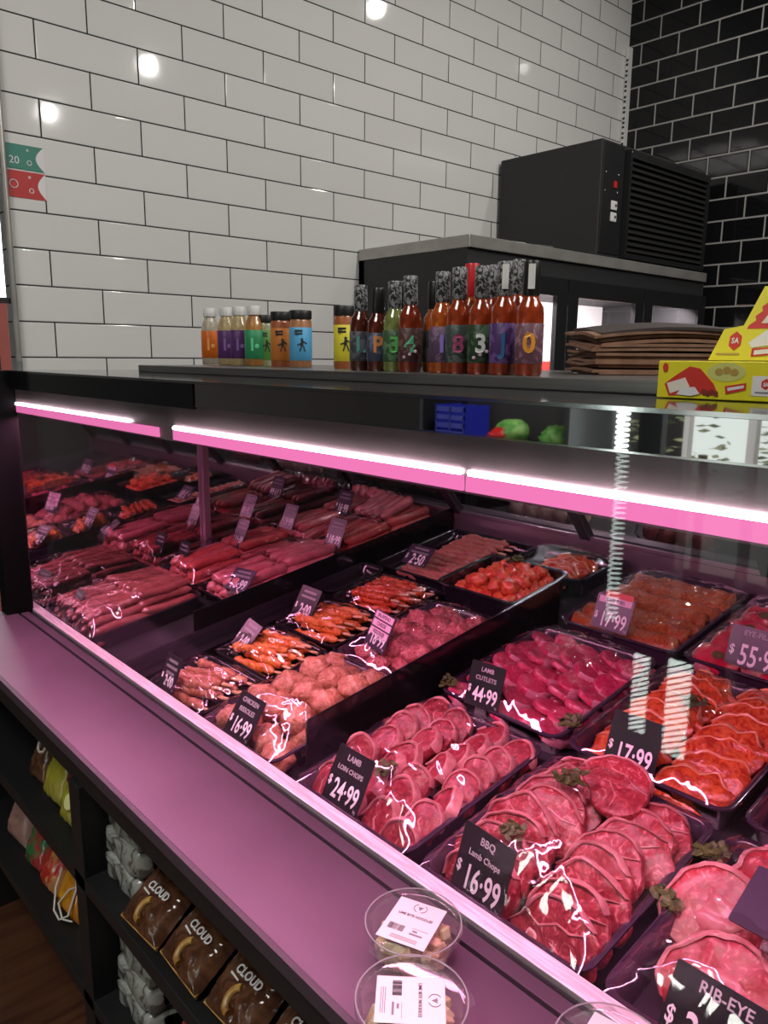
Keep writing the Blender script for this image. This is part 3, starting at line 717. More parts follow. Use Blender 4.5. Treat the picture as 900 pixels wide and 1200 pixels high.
skewer_tray(1.05, 1.225, 1.325, 1.57, M['skewer_orange'], 6, 'black tray of orange skewers in the middle of the counter', 'orange meat skewer in the third tray from the front glass', 'orange skewers, third tray', 46, 14)
skewer_tray(1.235, 1.425, 1.33, 1.57, M['marin'], 7, 'black tray of red-orange skewers behind the middle skewers', 'red-orange meat skewer in the fourth tray from the front glass', 'red-orange skewers', 49, 14)
tray(1.47, 1.82, 1.33, 1.66, .004, 'black tray of brown mince skewers by the rear rail', 0, seed=52)
sp = [on_deck(1.49 + i * .031, 1.49 + .002 * i, BD + .004, R(90 + 6 + J(3)) + PI, 0, 0) for i in range(11)]
group_place([skewer(v, M['kofta'], .17, 5, True) for v in (5, 6, 7)], sp, 'brown mince skewer with pale stick end in the tray by the $2.50 ticket', 'skewer', 'brown mince skewers')
tray(.70, 1.24, 1.575, 1.69, .006, 'empty black tray beside the long divider panel', 0, seed=50)
tray(1.255, 1.46, 1.585, 1.69, .006, 'small empty black tray beside the long divider panel', 0, seed=50)

tray(1.045, 1.375, 1.055, 1.315, .008, 'tray of jalapeno cheese rissoles behind the $18.99 ticket', .044, seed=55, mat=VI)
sp = [on_deck(1.085 + i * .057 + .018 * (c % 2), 1.09 + c * .052, BD + .004, R(J(90)), 0, 0) for c in range(4) for i in range(5)]
sp += [on_deck(1.12 + i * .06, 1.115 + c * .058, BD + .032, R(J(90)), 0, 0) for c in range(3) for i in range(3)]
group_place([blob('jalapeno_cheese_rissole', .034, M['mince'], v + 7, .45, 2.6, 1.05, .9, .66, 24) for v in range(5)], sp,
            'pink lumpy rissole in the tray behind the jalapeno cheese ticket', 'rissole', 'jalapeno cheese rissoles')
tray(1.395, 1.625, 1.075, 1.335, .048, 'deep black tray of red marinated chicken chunks', 0, h0=-.02, seed=57)
sp = [on_deck(1.442 + (i % 6) * .0275 + J(.004), 1.128 + (i // 6) * .038 + J(.004), .006 + .006 * (i % 2), R(J(180)), R(J(20)), R(J(20))) for i in range(30)]
sp += [on_deck(1.455 + (i % 4) * .036 + J(.006), 1.15 + (i // 4) * .045 + J(.006), .034, R(J(180)), R(J(25)), R(J(25))) for i in range(12)]
group_place([blob('marinated_chicken_piece', .024, M['chicken'], v + 12, .5, 2.2, 1.15, .8, .7, 18) for v in range(5)], sp,
            'chunk of red marinated chicken in the deep black tray', 'chicken piece', 'marinated chicken chunks')
sprig(1.56, 1.21, .062, 1.6, 'green herb sprig on the marinated chicken chunks')
tray(1.64, 1.82, 1.06, 1.31, .02, 'black tray of orange chicken strips by the rear rail', .02, seed=59)
sp = [on_deck(1.665 + i * .028, 1.185 + J(.01), BD + .010, R(J(8)), R(20), 0) for i in range(5)]
group_place([steak_marin(6), steak_marin(7)], sp, 'orange marinated chicken strip in the small tray by the rear rail', 'chicken strip', 'marinated chicken strips')

# --- sausages
def saus_tray(X0, X1, Y0, Y1, mats, r, ln, label, slabel, grp, seed, film=.045, rows=2, rim=.015, tilt=0, hump=.0):
    tray(X0, X1, Y0, Y1, rim, label, film, seed=seed, pw=12)
    n = int((Y1 - Y0 - .03) / (2 * r + .001)); sp = []
    nl = max(1, int((X1 - X0 - .02) / (ln * .92)))
    for l in range(rows):
        for a in range(nl):
            for i in range(n - l):
                y = Y0 + .015 + r + (i + .5 * l) * (Y1 - Y0 - .03) / n
                x = X0 + .015 + ln / 2 + a * (X1 - X0 - .03 - ln) / max(1, nl - 1) if nl > 1 else (X0 + X1) / 2
                sp.append(on_deck(x + J(.006), y, BD + .002 + l * r * 1.7 + .004 * (a % 2), R(J(4) + tilt), R(J(3)) - (R(4) if a else 0), 0))
    group_place([sausage('raw_sausage', r, ln, mats[v % len(mats)], v + seed) for v in range(4)], sp, slabel, 'sausage', grp)
saus_tray(.70, 1.03, 1.865, 2.185, [M['saus_dark']], .0115, .16, 'black tray of dark thin sausages at the far front corner', 'thin dark sausage in the front corner tray under film', 'thin dark sausages', 61, .058, 4)
saus_tray(1.04, 1.43, 1.72, 1.945, [M['saus_pink']], .0155, .185, 'black tray of pale pink sausages against the long divider', 'pale pink sausage in the tray against the long divider panel', 'pale pink sausages', 64, .066, 3)
saus_tray(1.04, 1.43, 1.955, 2.185, [M['saus_red'], M['saus_rose']], .0155, .185, 'black tray of red sausages against the end mirror', 'red sausage in the front tray against the end mirror', 'red sausages by the mirror', 67, .066, 3)
saus_tray(1.44, 1.83, 1.72, 1.945, [M['saus_red']], .0155, .185, 'black tray of bright red sausages behind the pale pink ones', 'bright red sausage in the rear tray against the long divider panel', 'bright red rear sausages', 70, .066, 3)
saus_tray(1.44, 1.83, 1.955, 2.185, [M['saus_rose']], .0155, .185, 'black tray of rose sausages in the rear corner by the mirror', 'rose coloured sausage in the rear corner tray by the mirror', 'rose sausages in the rear corner', 73, .066, 3)
o = empty('sausage_pack', 'flat vacuum pack of thick pale sausages on top of the rear sausages', 'sausage pack')
for k in range(5):
    s = sausage('sausage', .0165, .15, M['saus_pink'], k); s.parent = o; s.location = (0, -.06 + k * .03, 0)
def fn(u, v): return ((u - .5) * .19, (v - .5) * .19, .002 + .034 * (1 - abs(2 * u - 1) ** 5) * (1 - abs(2 * v - 1) ** 5) + .0015 * math.sin(v * 30))
MB().grid(fn, 30, 30).build('vacuum_film', M['film'], o, ang=0)
o.matrix_basis = on_deck(1.70, 1.875, .060, R(5), R(8), 0)

# --- packs behind, by the rear doors
def bag(X, Y, z, w, h, mat, label, tiltd, n=5, film=True):
    e = empty('bagged_meat', label, 'meat pack')
    for k in range(n):
        q = blob('meat_lump', .035, mat, k + 31, .4, 2, .8, w / n / .06, 1.2 * h / .09, 14); q.parent = e; q.location = (0, -w / 2 + (k + .5) * w / n, 0)
    def fn(u, v):
        a = v * 2 * PI; sx = .045 * math.cos(a); sz = h / 2 + (h / 2 + .008) * math.sin(a); y = (u - .5) * (w + .05)
        s = 1 if 0.05 < u < .95 else .3
        return (sx * s, y, h / 2 + (sz - h / 2) * (s if s == 1 else .7))
    q = MB().grid(fn, 24, 24); warp(q, .012, 22, n); q.build('bag', M['film'], e, ang=0)
    e.matrix_basis = T(X, Y, z) @ RY(R(tiltd))
pale = pm('pale_meat', (.62, .42, .36), .4, col2=(.75, .6, .5), scale=20, bump=.4)
bag(1.80, 2.03, deckz(1.80, .03), .22, .07, M['saus_pink'], 'clear bag of pink meat lying at the back of the sausage section', -20)
bench = tag(MB().box(2.0, 2.04 - .001, 0, .1, 0, .1).build('x', M['steel']), 'x', 'x') if 0 else None
rb = empty('rear_bench', 'steel work bench on the staff side behind the counter', 'bench')
MB().box(2.0, 2.45, -.3, 1.78, -.56, -.53).build('bench_top', M['steel_dark'], rb, smooth=False, bevel=.002)
for y in (-.25, .75, 1.72):
    for x in (2.02, 2.40): MB().box(x, x + .035, y, y + .035, FZ, -.56).build('leg', M['steel'], rb, smooth=False)
bag(2.09, 1.50, -.528, .30, .09, pale, 'clear bag of pale meat on the rear bench beyond the counter doors', 0)
bag(2.09, 1.05, -.528, .20, .08, M['saus_dark'], 'clear bag of dark meat on the rear bench beside the pale one', 0, 4)

# ------------------------------------------------------------------ price tickets
def ticket(X, Y, h, price, lines, label, w=.080, H=.088, tilt=28, yaw=0, card=None, strips=False, psize=None, red=None, blank=False, bars=0):
    o = empty('price_ticket', label, 'price ticket')
    up = Vector((math.sin(R(tilt)), 0, math.cos(R(tilt)))); x = Vector((0, -1, 0)); z = x.cross(up)
    m = Matrix((x, up, z)).transposed().to_4x4(); m = T(X, Y, deckz(X, h)) @ RZ(R(yaw)) @ m
    o.matrix_basis = m
    card = card or M['ticket']
    MB().prism([(a, b + H / 2) for a, b in rrect(w, H, .003, 3)], -.0008, .0008).build('card', card, o, smooth=False)
    MB().box(-.012, .012, -.012, .012, -.004, -.001).box(-.008, .008, -.016, -.010, -.016, .006).build('clip_foot', M['jar'], o, smooth=False)
    if blank: return o
    ps = psize or w * .50
    t = text(price, ps, M['price_ink'], o, (w * .06, H * .27, .0012), .62, .0007, 'price')
    text('$', ps * .45, M['price_ink'], o, (-w * .42, H * .37, .0012), .75, .0004, 'dollar_sign')
    text('kg' if len(price) > 4 else 'ea', ps * .17, M['name_ink'], o, (w * .42, H * .10, .0012), .8, 0, 'unit_mark')
    yy = H * (.84 if len(lines) < 3 else .88)
    for i, ln in enumerate(lines):
        sz = w * .155 if len(ln) < 9 else w * 1.25 / len(ln)
        if strips:
            MB().box(-w * .44, w * .44, yy - sz * .55, yy + sz * .55, .0008, .0014).build('name_strip', M['pink_strip'], o, smooth=False)
            text(ln, sz * .95, M['ink'], o, (0, yy, .0018), .9, .0001, 'name')
        else: text(ln, sz, M['name_ink'], o, (0, yy, .0012), .95, .0002, 'name')
        yy -= sz * 1.4
    for i in range(bars):
        ww = w * (.30, .36, .26)[i % 3]
        MB().box(-ww, ww, yy - .003, yy + .003, .0008, .0012).build('name_line', M['grey_ink'], o, smooth=False); yy -= .013
    if red:
        MB().box(-w * .30, w * .44, H * .93, H * 1.10, .0008, .0014).build('red_strip', M['red'], o, smooth=False)
    return o
ticket(.700, .875, .014, '24·99', ['LAMB', 'LOIN CHOPS'], 'black LAMB LOIN CHOPS ticket reading 24.99', .086, .092)
ticket(.702, .590, .008, '16·99', ['BBQ', 'Lamb Chops'], 'black BBQ Lamb Chops ticket reading 16.99 behind the plastic tubs', .092, .094, 18, -4)
ticket(.698, .272, -.002, '34·99', ['RIB-EYE'], 'black RIB-EYE ticket at the bottom right edge', .115, .088, 30)
o = ticket(.825, .262, .066, '', [], 'blank dark card lying on the rib eye steaks', .105, .085, 68, blank=True, card=M['ticket_violet'])
ticket(.698, 1.180, .014, '16·99', ['CHICKEN', 'RISSOLES'], 'black CHICKEN RISSOLES ticket reading 16.99 at the front glass', .082, .086, 33)
ticket(.704, 1.470, .010, '2·00', [], 'black ticket reading 2.00 before the brown skewers', .064, .076, 22, bars=3)
ticket(.905, 1.505, .012, '2·00', [], 'black ticket reading 2.00 before the second tray of orange skewers', .080, .074, 42, -10, bars=2)
ticket(1.09, 1.51, .014, '2·00', [], 'dark ticket reading 2.00 before the middle orange skewers', .080, .082, 30, bars=2)
ticket(1.065, 1.205, .034, '18·99', ['JALAPENO', 'CHEESE', 'RISSOLES'], 'dark ticket with pink name strips reading 18.99', .084, .082, 24, -12, strips=True, card=M['ticket_violet'])
ticket(1.485, 1.515, .020, '2·50', [], 'violet ticket reading 2.50 before the brown mince skewers', .092, .064, 44, card=M['ticket_violet'], bars=2)
ticket(1.052, .885, .016, '44·99', ['LAMB', 'CUTLETS'], 'black LAMB CUTLETS ticket reading 44.99', .076, .084, 18, 6)
ticket(1.055, .580, .016, '17·99', [], 'black ticket reading 17.99 before the orange marinated steaks', .086, .088, 22, 3)
ticket(1.452, .868, .016, '17·99', ['BEEF RIBS'], 'dark ticket with red and pink strips before the spiced ribs', .090, .078, 22, strips=True, card=M['ticket_violet'], red=True)
ticket(1.465, .560, .016, '55·99', ['EYE-FILLET'], 'wide violet EYE-FILLET ticket reading 55.99', .115, .078, 20, card=M['ticket_violet'])
ticket(.712, 2.065, .016, '10·99', [], 'grey ticket reading 10.99 on the thin dark sausages', .070, .084, 36, -8, bars=3, card=pm('grey_card', (.10, .10, .10), .4))
ticket(1.055, 1.765, .040, '16·99', [], 'dark tilted ticket reading 16.99 before the pale pink sausages', .080, .070, 48, 12, card=M['ticket_violet'], bars=2)
ticket(1.075, 2.115, .016, '10·89', [], 'black ticket reading 10.89 beside the foot of the joint post', .060, .090, 20, bars=2)
ticket(1.235, 2.045, .050, '16·89', [], 'black ticket reading 16.89 on the red sausages', .060, .090, 24, bars=2)
ticket(1.41, 1.79, .040, '18·99', [], 'black ticket reading 18.99 before the bright red sausages', .070, .092, 24, 4, bars=2)
ticket(1.44, 2.07, .044, '19·99', [], 'black ticket reading 19.99 before the rose sausages', .070, .082, 24, bars=2)
ticket(1.61, 1.995, .052, '16·99', [], 'black ticket reading 16.99 beside the flat sausage pack', .074, .086, 24, bars=2, card=M['ticket_violet'])

# ------------------------------------------------------------------ bottles and jars on the raised shelf
SZ = -.0255
def ontop(px, X):   # place along a line X = const on the shelf by its bearing from the camera
    return X
def label_band(r, z0, z1, mat, parent, nm='label'):
    return MB().lathe([(r + .0004, z0), (r + .0007, z0 + .0004), (r + .0007, z1 - .0004), (r + .0004, z1)], 28, caps=False).build(nm, mat, parent)
def face_cam(x, y, extra=0): return math.atan2(-y, -x) + R(90) + extra   # local -Y faces the camera... text on +Z bent
def bend_text(s, size, mat, parent, r, z, ang, xs=1, bold=.0008, name='number'):
    t = text(s, size, mat, parent, (0, 0, .0012), xs, bold, name, bend=r)
    # local: x right, y up, z outward -> stand it up facing -Y, then turn
    t.matrix_basis = T(0, 0, z) @ RZ(ang) @ RX(R(90)); return t
wrap = pm('patterned_neck_wrap', (.02, .02, .02), .35, col2=(.30, .30, .30), scale=160, stretch=(1, 1, .8), lo=.5, hi=.53, dist=1.5)
def sauce(x, y, h, sauce_col, label_col, num, numcol, cap, labtxt, cap_extra=None, label2=None, lab_cat='sauce bottle'):
    e = empty('sauce_bottle', labtxt, 'sauce bottle', None); e.location = (x, y, SZ)
    s = h / .165; rz = face_cam(x, y); e.rotation_euler = (0, 0, rz)
    r = .0205
    prof = [(r * .88, 0), (r, .004), (r, .088 * s), (r * .93, .100 * s), (r * .62, .110 * s), (.0105, .118 * s), (.0095, .128 * s), (.0095, .150 * s)]
    MB().lathe(prof, 24).build('glass_body', pm('sauce', sauce_col, .12, col2=tuple(c * .6 for c in sauce_col), scale=60, coat=.8), e)
    lb = label_band(r, .018, .076 * s, pm('bottle_label', label_col, .45, col2=label2 or tuple(min(1, c * 2 + .04) for c in label_col), scale=48, dist=1.5, lo=.52, hi=.56, objrand=5), e)
    if num: bend_text(num, .040, pm('number_ink', numcol, .4), lb, r + .0006, .047, 0, .9, .0012)
    MB().lathe([(.0098, .112 * s), (.0125, .118 * s), (.0125, .163 * s), (.0115, .165 * s)], 20).build('neck_wrap', wrap if cap == 'p' else pm('neck_wrap', cap, .35), e)
    if cap_extra == 'tab': MB().box(-.005, .005, -.0145, -.0125, .125 * s, .160 * s).build('white_tab', M['white'], e, smooth=False)
    if cap_extra == 'dots':
        for k in range(3): MB().lathe([(.003, 0), (.002, .001)], 8, 0, T(.010 * (k - 1), -r - .0006, .026 + .005 * k) @ RX(R(90))).build('label_dot', M['pink_strip'], lb)
    return e
DR = (.28, .035, .012); RD = (.40, .05, .012); OR = (.55, .11, .015)
def SX(px, X):
    """Y on the shelf edge line for a bearing (worked out from the camera's yaw)"""
    import math as _m
    a = _m.atan2(px - 450, 911.4 * 1.012); yaw = .73669 + a
    return X / math.tan(yaw)
row = [(421, .985, .158, (.10, .02, .01), (.05, .05, .06), 'L', (.12, .35, .32), 'p', 'dark sauce bottle with a teal label mark, leftmost of the bottle row', None),
       (441, .985, .150, (.12, .02, .01), (.05, .06, .10), 'P', (.75, .30, .10), (.015, .015, .015), 'dark sauce bottle with black cap and orange letter on its label', None),
       (460, .990, .160, (.25, .30, .08), (.04, .10, .04), '3', (.12, .55, .12), 'p', 'green sauce bottle with a green 3', None),
       (478, .980, .165, DR, (.08, .03, .03), '4', (.15, .55, .3), 'p', 'red sauce bottle with a green 4 and pink dots', 'dots'),
       (515, .978, .166, OR, (.10, .05, .10), '1', (.35, .25, .75), 'p', 'orange sauce bottle with a violet 1', None),
       (534, .975, .170, RD, (.05, .07, .06), '8', (.45, .08, .20), 'p', 'orange-red sauce bottle with a red 8', None),
       (560, .972, .168, RD, (.02, .05, .02), '3', (.85, .85, .82), 'p', 'red sauce bottle with a white 3 outline', 'dots'),
       (586, .965, .170, RD, (.08, .03, .14), 'J', (.05, .15, .35), 'p', 'red sauce bottle with violet and blue label and a white neck tab', 'tab'),
       (616, .960, .166, RD, (.16, .07, .10), '0', (.85, .35, .03), (.012, .012, .012), 'red sauce bottle with orange fruit label and black neck, rightmost of the row', 'tab')]
for r_ in row:
    px, X = r_[0], r_[1]; sauce(X, SX(px, X), *r_[2:9], cap_extra=r_[9])
for px, X, h, c, cp, lb in ((506, 1.03, .158, OR, (.012, .012, .012), 'orange sauce bottle with plain black neck standing behind the violet 1'),
                            (548, 1.03, .182, OR, (.6, .02, .03), 'sauce bottle with a red neck wrap in the back row'),
                            (573, 1.03, .176, RD, 'p', 'sauce bottle with patterned neck behind the white 3 outline'),
                            (600, 1.025, .180, DR, 'p', 'sauce bottle with patterned neck in the back row by the rightmost bottle'),
                            (470, 1.04, .165, (.12, .03, .01), (.015, .015, .015), 'dark sauce bottle with black cap behind the green 3')):
    sauce(X, SX(px, X), h, c, (.05, .05, .05), '', (0, 0, 0), cp, lb)
def shaker(x, y, h, r, body, labcol, lidcol, text_label, white_lid=False, fig=True, squeeze=False):
    e = empty('squeeze_bottle' if squeeze else 'spice_shaker', text_label, 'sauce bottle' if squeeze else 'spice jar'); e.location = (x, y, SZ); e.rotation_euler = (0, 0, face_cam(x, y))
    if squeeze: prof = [(r * .9, 0), (r, .004), (r, h * .60), (r * .92, h * .70), (r * .62, h * .82), (r * .6, h * .86)]
    else: prof = [(r * .94, 0), (r, .003), (r, h * .80), (r * .86, h * .86)]
    MB().lathe(prof, 24).build('jar_body', pm('jar_contents', body, .35, col2=tuple(c * .75 for c in body), scale=200, coat=.5), e)
    lb = label_band(r, h * .12, h * .60 if squeeze else h * .70, pm('jar_label', labcol, .5), e)
    MB().lathe([(r * .72 if squeeze else r * 1.0, h * .85), (r * .74 if squeeze else r * 1.02, h * .86), (r * .74 if squeeze else r * 1.02, h * .985), (r * .68 if squeeze else r * .97, h)], 24).build('lid', lidcol, e)
    if fig:
        zc = h * .36; k = M['ink']
        b = MB()
        def S(px_, pz, w_, h_, a=0):
            b.box(-w_ / 2, w_ / 2, -.0008, .0008, -h_ / 2, h_ / 2, 0, T(px_, -r - .0008 + px_ * px_ / r / 2, pz) @ RY(a))
        b.lathe([(.0035, 0), (.003, .001)], 10, 0, T(.003, -r - .0002, zc + .017) @ RX(R(90)))
        S(.003, zc + .008, .007, .013, .2); S(.000, zc - .004, .003, .014, .35); S(.008, zc - .004, .003, .014, -.3); S(-.003, zc + .006, .003, .012, 1.2); S(.010, zc + .010, .003, .010, -1.0)
        b.build('figure_emblem', k, lb)
        b2 = MB()
        for q in range(2): b2.box(-.014, .004, -.0008, .0008, -.0022, .0022, 0, T(0, -r - .0003, h * (.64 - .05 * q)))
        b2.build('print_line', M['ink'], lb)
    else:
        b = MB(); b.box(-.003, .003, -.0007, .0007, -.016, .016, 0, T(-.006, -r - .0006, h * .36)); b.lathe([(.006, 0), (.005, .001)], 12, 0, T(.006, -r - .0002, h * .33) @ RX(R(90)))
        b.build('print_mark', pm('print', tuple(min(1, c * 2.2 + .1) for c in labcol), .5), lb)
    return e
W_, K_ = M['white'], M['black']
shaker(1.16, SX(247, 1.16), .157, .025, (.62, .55, .42), (.75, .16, .01), W_, 'white capped bottle with orange label, leftmost on the shelf', squeeze=True, fig=False)
shaker(1.155, SX(266, 1.155), .155, .025, (.60, .45, .22), (.10, .03, .16), W_, 'white capped bottle with violet label beside the orange one', squeeze=True, fig=False)
shaker(1.145, SX(281, 1.145), .154, .025, (.60, .45, .22), (.10, .03, .16), W_, 'white capped bottle with violet label beside the green one', squeeze=True, fig=False)
shaker(1.14, SX(298, 1.14), .152, .025, (.50, .22, .05), (.03, .30, .12), W_, 'white capped brown bottle with green label', squeeze=True, fig=False)
shaker(1.17, SX(311, 1.17), .130, .024, (.35, .38, .20), (.10, .28, .05), K_, 'black lidded spice jar with dark green label')
shaker(1.13, SX(329, 1.13), .132, .0255, (.45, .12, .04), (.62, .20, .03), K_, 'black lidded spice jar with orange label')
shaker(1.125, SX(351.5, 1.125), .132, .0262, (.50, .22, .09), (.10, .42, .72), K_, 'black lidded spice jar with light blue label')
shaker(1.10, SX(402, 1.10), .133, .0225, (.45, .13, .04), (.80, .70, .04), K_, 'black lidded spice jar with yellow label beside the dark bottles')

# ------------------------------------------------------------------ paper bags, nougat boxes
kraft = pm('brown_kraft_paper', (.30, .16, .10), .75, col2=(.22, .115, .07), scale=30, bump=.3, bscale=60)
kraft2 = pm('dark_paper', (.045, .032, .03), .6)
rnd = random.Random(4)
zc = SZ
for i in range(15):
    w, d = .27 + rnd.uniform(-.01, .01), .20 + rnd.uniform(-.006, .006)
    t = .0048; b = MB()
    sag = .006 * max(0, (i - 6)) / 8
    ph = rnd.uniform(0, 6)
    def top_(u, v, z0, i=i, ph=ph):
        x = (u - .5) * w; y = (v - .5) * d
        zz = z0 + sag * (1 - (2 * u - 1) ** 2) * 1.1 + .0015 * math.sin(6 * v + ph) + (.004 * math.sin(PI * u) if i > 10 else 0) - (.012 * (1 - v) if i > 8 else 0) * (1 - v)
        return (x, y, zz)
    n = 10
    b.grid(lambda u, v: top_(u, v, t), n, n); b.grid(lambda u, v: top_(1 - u, v, 0), n, n)
    e0 = n + 1; N = (n + 1) ** 2
    # side walls
    for k in range(n):
        b.f.append((k, k + 1, N + n * e0 + k + 1, N + n * e0 + k)); b.m.append(0)
        b.f.append((n * e0 + k + 1, n * e0 + k, N + k, N + k + 1)); b.m.append(0)
        b.f.append(((k + 1) * e0, k * e0, N + (n - k) * e0, N + (n - k - 1) * e0)); b.m.append(0)
        b.f.append((k * e0 + n, (k + 1) * e0 + n, N + (n - k - 1) * e0 + n, N + (n - k) * e0 + n)); b.m.append(0)
    o = b.build('paper_bag', kraft2 if i == 14 else kraft, ang=50)
    o.location = (1.30 + rnd.uniform(-.006, .006), .715 + rnd.uniform(-.006, .006), zc + .0003); o.rotation_euler = (0, 0, R(-42 + rnd.uniform(-1.2, 1.2)))
    zc += t + .0006
    if i == 14: tag(o, 'dark folded paper bag on top of the brown bag stack', 'paper bag')
    else: tag(o, 'flat brown paper bag in the stack on the steel shelf', 'paper bag', 'brown paper bags in the stack')
# pale rolls behind
o = MB().tube([(1.62, .93, -.0), (1.74, .80, .0)], .034, 16).build('paper_roll', pm('pale_paper', (.62, .45, .40), .7)); tag(o, 'pale paper roll lying behind the bag stack', 'paper roll')
o = MB().box(-.15, .15, -.08, .08, 0, .05).build('roll_stand', M['black'], smooth=False); o.location = (1.68, .86, -.085); tag(o, 'low black stand under the pale paper roll', 'stand')
o2 = MB().box(1.55, 1.83, .70, 1.02, FZ, -.086).build('side_cabinet', M['black'], smooth=False); o2.location = (.35, -.2, 0); bpy.data.objects.remove(o2)
bpy.data.objects.remove(bpy.data.objects['roll_stand'])
bpy.data.objects['paper_roll'].location = (-.27, -.05, .0095)

yel = pm('yellow_carton', (.80, .72, .015), .4); brn = pm('choc_brown', (.22, .03, .015), .45); redp = pm('carton_red', (.62, .03, .02), .4); crm = pm('nougat_cream', (.82, .76, .66), .5); nut = pm('nut_gold', (.45, .30, .06), .5)
def face_art(o, w, h, depth=0):
    """printing on the front face: local x right, y up, z out"""
    def P(poly, z, mat, nm): MB().prism(poly, z - .0003, z, 0).build(nm, mat, o, smooth=False)
    P([(-.44 * w, -.12 * h), (-.36 * w, .1 * h), (-.25 * w, .36 * h), (-.17 * w, .30 * h), (-.06 * w, -.1 * h), (-.02 * w, -.40 * h), (-.16 * w, -.36 * h), (-.40 * w, -.44 * h)], .0006, redp, 'picture_bar')
    P([(-.42 * w, -.10 * h), (-.28 * w, .06 * h), (-.24 * w, -.18 * h), (-.39 * w, -.38 * h)], .0010, crm, 'picture_nougat')
    P([(-.34 * w, -.40 * h), (-.30 * w, -.22 * h), (-.20 * w, -.18 * h), (-.16 * w, -.36 * h), (-.22 * w, -.42 * h)], .0013, M['paper_white'], 'picture_nougat')
    for k in range(4): P([(-.13 * w + .03 * w * k + .018 * w * math.cos(a * PI / 4), -.30 * h - .04 * h * (k % 2) + .08 * h * math.sin(a * PI / 4)) for a in range(8)], .0012, brn, 'picture_nut')
    P([(.02 * w + .14 * w * math.cos(a * PI / 10) , .22 * h + .24 * h * math.sin(a * PI / 10)) for a in range(20)], .0005, pm('pale_yellow', (.62, .62, .18), .4), 'pale_oval')
    for k in range(3): P([(-.03 * w + .055 * w * k + .03 * w * math.cos(a * PI / 5), .22 * h + (k % 2) * .05 * h + .10 * h * math.sin(a * PI / 5)) for a in range(10)], .0009, nut, 'picture_nut')
    P([(.03 * w, -.34 * h), (.17 * w, -.22 * h), (.17 * w, -.04 * h), (.02 * w, -.14 * h)], .0008, redp, 'red_banner')
    P([(.045 * w, -.26 * h), (.155 * w, -.17 * h), (.155 * w, -.10 * h), (.04 * w, -.18 * h)], .0011, M['paper_white'], 'banner_script')
    P([(.21 * w, -.36 * h), (.40 * w, -.36 * h), (.40 * w, .14 * h), (.21 * w, .14 * h)], .0007, M['paper_white'], 'white_square')
    P([(.305 * w + .035 * w * math.cos(a * PI / 3 + .52), -.06 * h + .14 * h * math.sin(a * PI / 3 + .52)) for a in range(6)], .0010, redp, 'red_emblem')
    text('SA', h * .13, M['paper_white'], o, (.305 * w, -.07 * h, .0013), .8, .0002)
    P([(.235 * w, -.29 * h), (.375 * w, -.29 * h), (.375 * w, -.25 * h), (.235 * w, -.25 * h)], .0010, M['grey_ink'], 'print_line')
    P([(-.44 * w + .022 * w * math.cos(a * PI / 4), .32 * h + .13 * h * math.sin(a * PI / 4)) for a in range(8)], .0010, redp, 'red_seal')
nb = empty('nougat_carton', 'yellow nougat carton with red and cream pictures lying on the glossy counter top', 'carton')
w, h, dpt = .150, .0415, .10
MB().box(-w / 2, w / 2, -h / 2, h / 2, -dpt, 0).build('box_body', yel, nb, smooth=False, bevel=.001)
face_art(nb, w, h)
x = Vector((.03, -1, 0)).normalized(); up = Vector((0, 0, 1)); z = x.cross(up)
nb.matrix_basis = T(.846, .388, -.0215) @ Matrix((x, up, z)).transposed().to_4x4()
# open display lid standing behind: second carton's raised flap
nf = empty('display_carton', 'bright yellow open display carton with raised lid standing behind the nougat carton', 'carton')
poly = [(-.046, 0), (-.034, .036), (-.013, .040), (.002, .084), (.14, .080), (.14, 0)]
MB().prism(poly, -.003, 0).build('raised_flap', yel, nf, smooth=False)
def P2(poly, z, mat, nm): MB().prism(poly, z - .0003, z, 0).build(nm, mat, nf, smooth=False)
zig = [(-.009, .036)]
for k in range(8): zig += [(-.006 + .0026 * k + (.003 if k % 2 else -.001), .040 + .0052 * k)]
P2(zig + [(.04, .081), (.10, .081), (.10, .036)], .0005, redp, 'picture_bar')
P2([(.006, .042), (.024, .072), (.09, .072), (.09, .040)], .0009, crm, 'picture_wrapper')
P2([(-.004, .020), (.016, .036), (.05, .034), (.05, .022), (.0, .014)], .0012, M['paper_white'], 'picture_nougat')
P2([(.001, .004), (.001, .013), (.06, .018), (.06, .010)], .0012, redp, 'red_banner')
P2([(.004, .006), (.004, .011), (.04, .015), (.04, .010)], .0015, M['paper_white'], 'banner_script')
P2([(-.019 + .0075 * math.cos(a * PI / 3 + .52), .022 + .011 * math.sin(a * PI / 3 + .52)) for a in range(6)], .0009, redp, 'red_emblem')
text('SA', .009, M['paper_white'], nf, (-.019, .022, .0012), .8, .0002)
P2([(-.038, .006), (-.012, .006), (-.012, .008), (-.038, .008)], .0009, nut, 'print_line')
MB().box(-.046, .14, -.001, .0, -.10, -.003).box(-.046, .14, -.035, .0, -.102, -.10).box(-.046, -.044, -.035, 0, -.10, -.003).build('box_body', yel, nf, smooth=False)
x = Vector((.06, -1, 0)).normalized(); z0 = x.cross(up); m = Matrix((x, up, z0)).transposed().to_4x4()
nf.matrix_basis = T(.90, .385, .0005) @ m @ RX(R(-14))
kb = MB().box(-.05, .05, -.04, .04, 0, .012).build('cardboard_slip', pm('slip_card', (.30, .17, .09), .7), smooth=False); kb.location = (1.06, .54, .0005); kb.rotation_euler = (0, 0, R(-30)); tag(kb, 'small brown cardboard piece behind the nougat carton', 'cardboard')
bpy.data.objects.remove(kb)

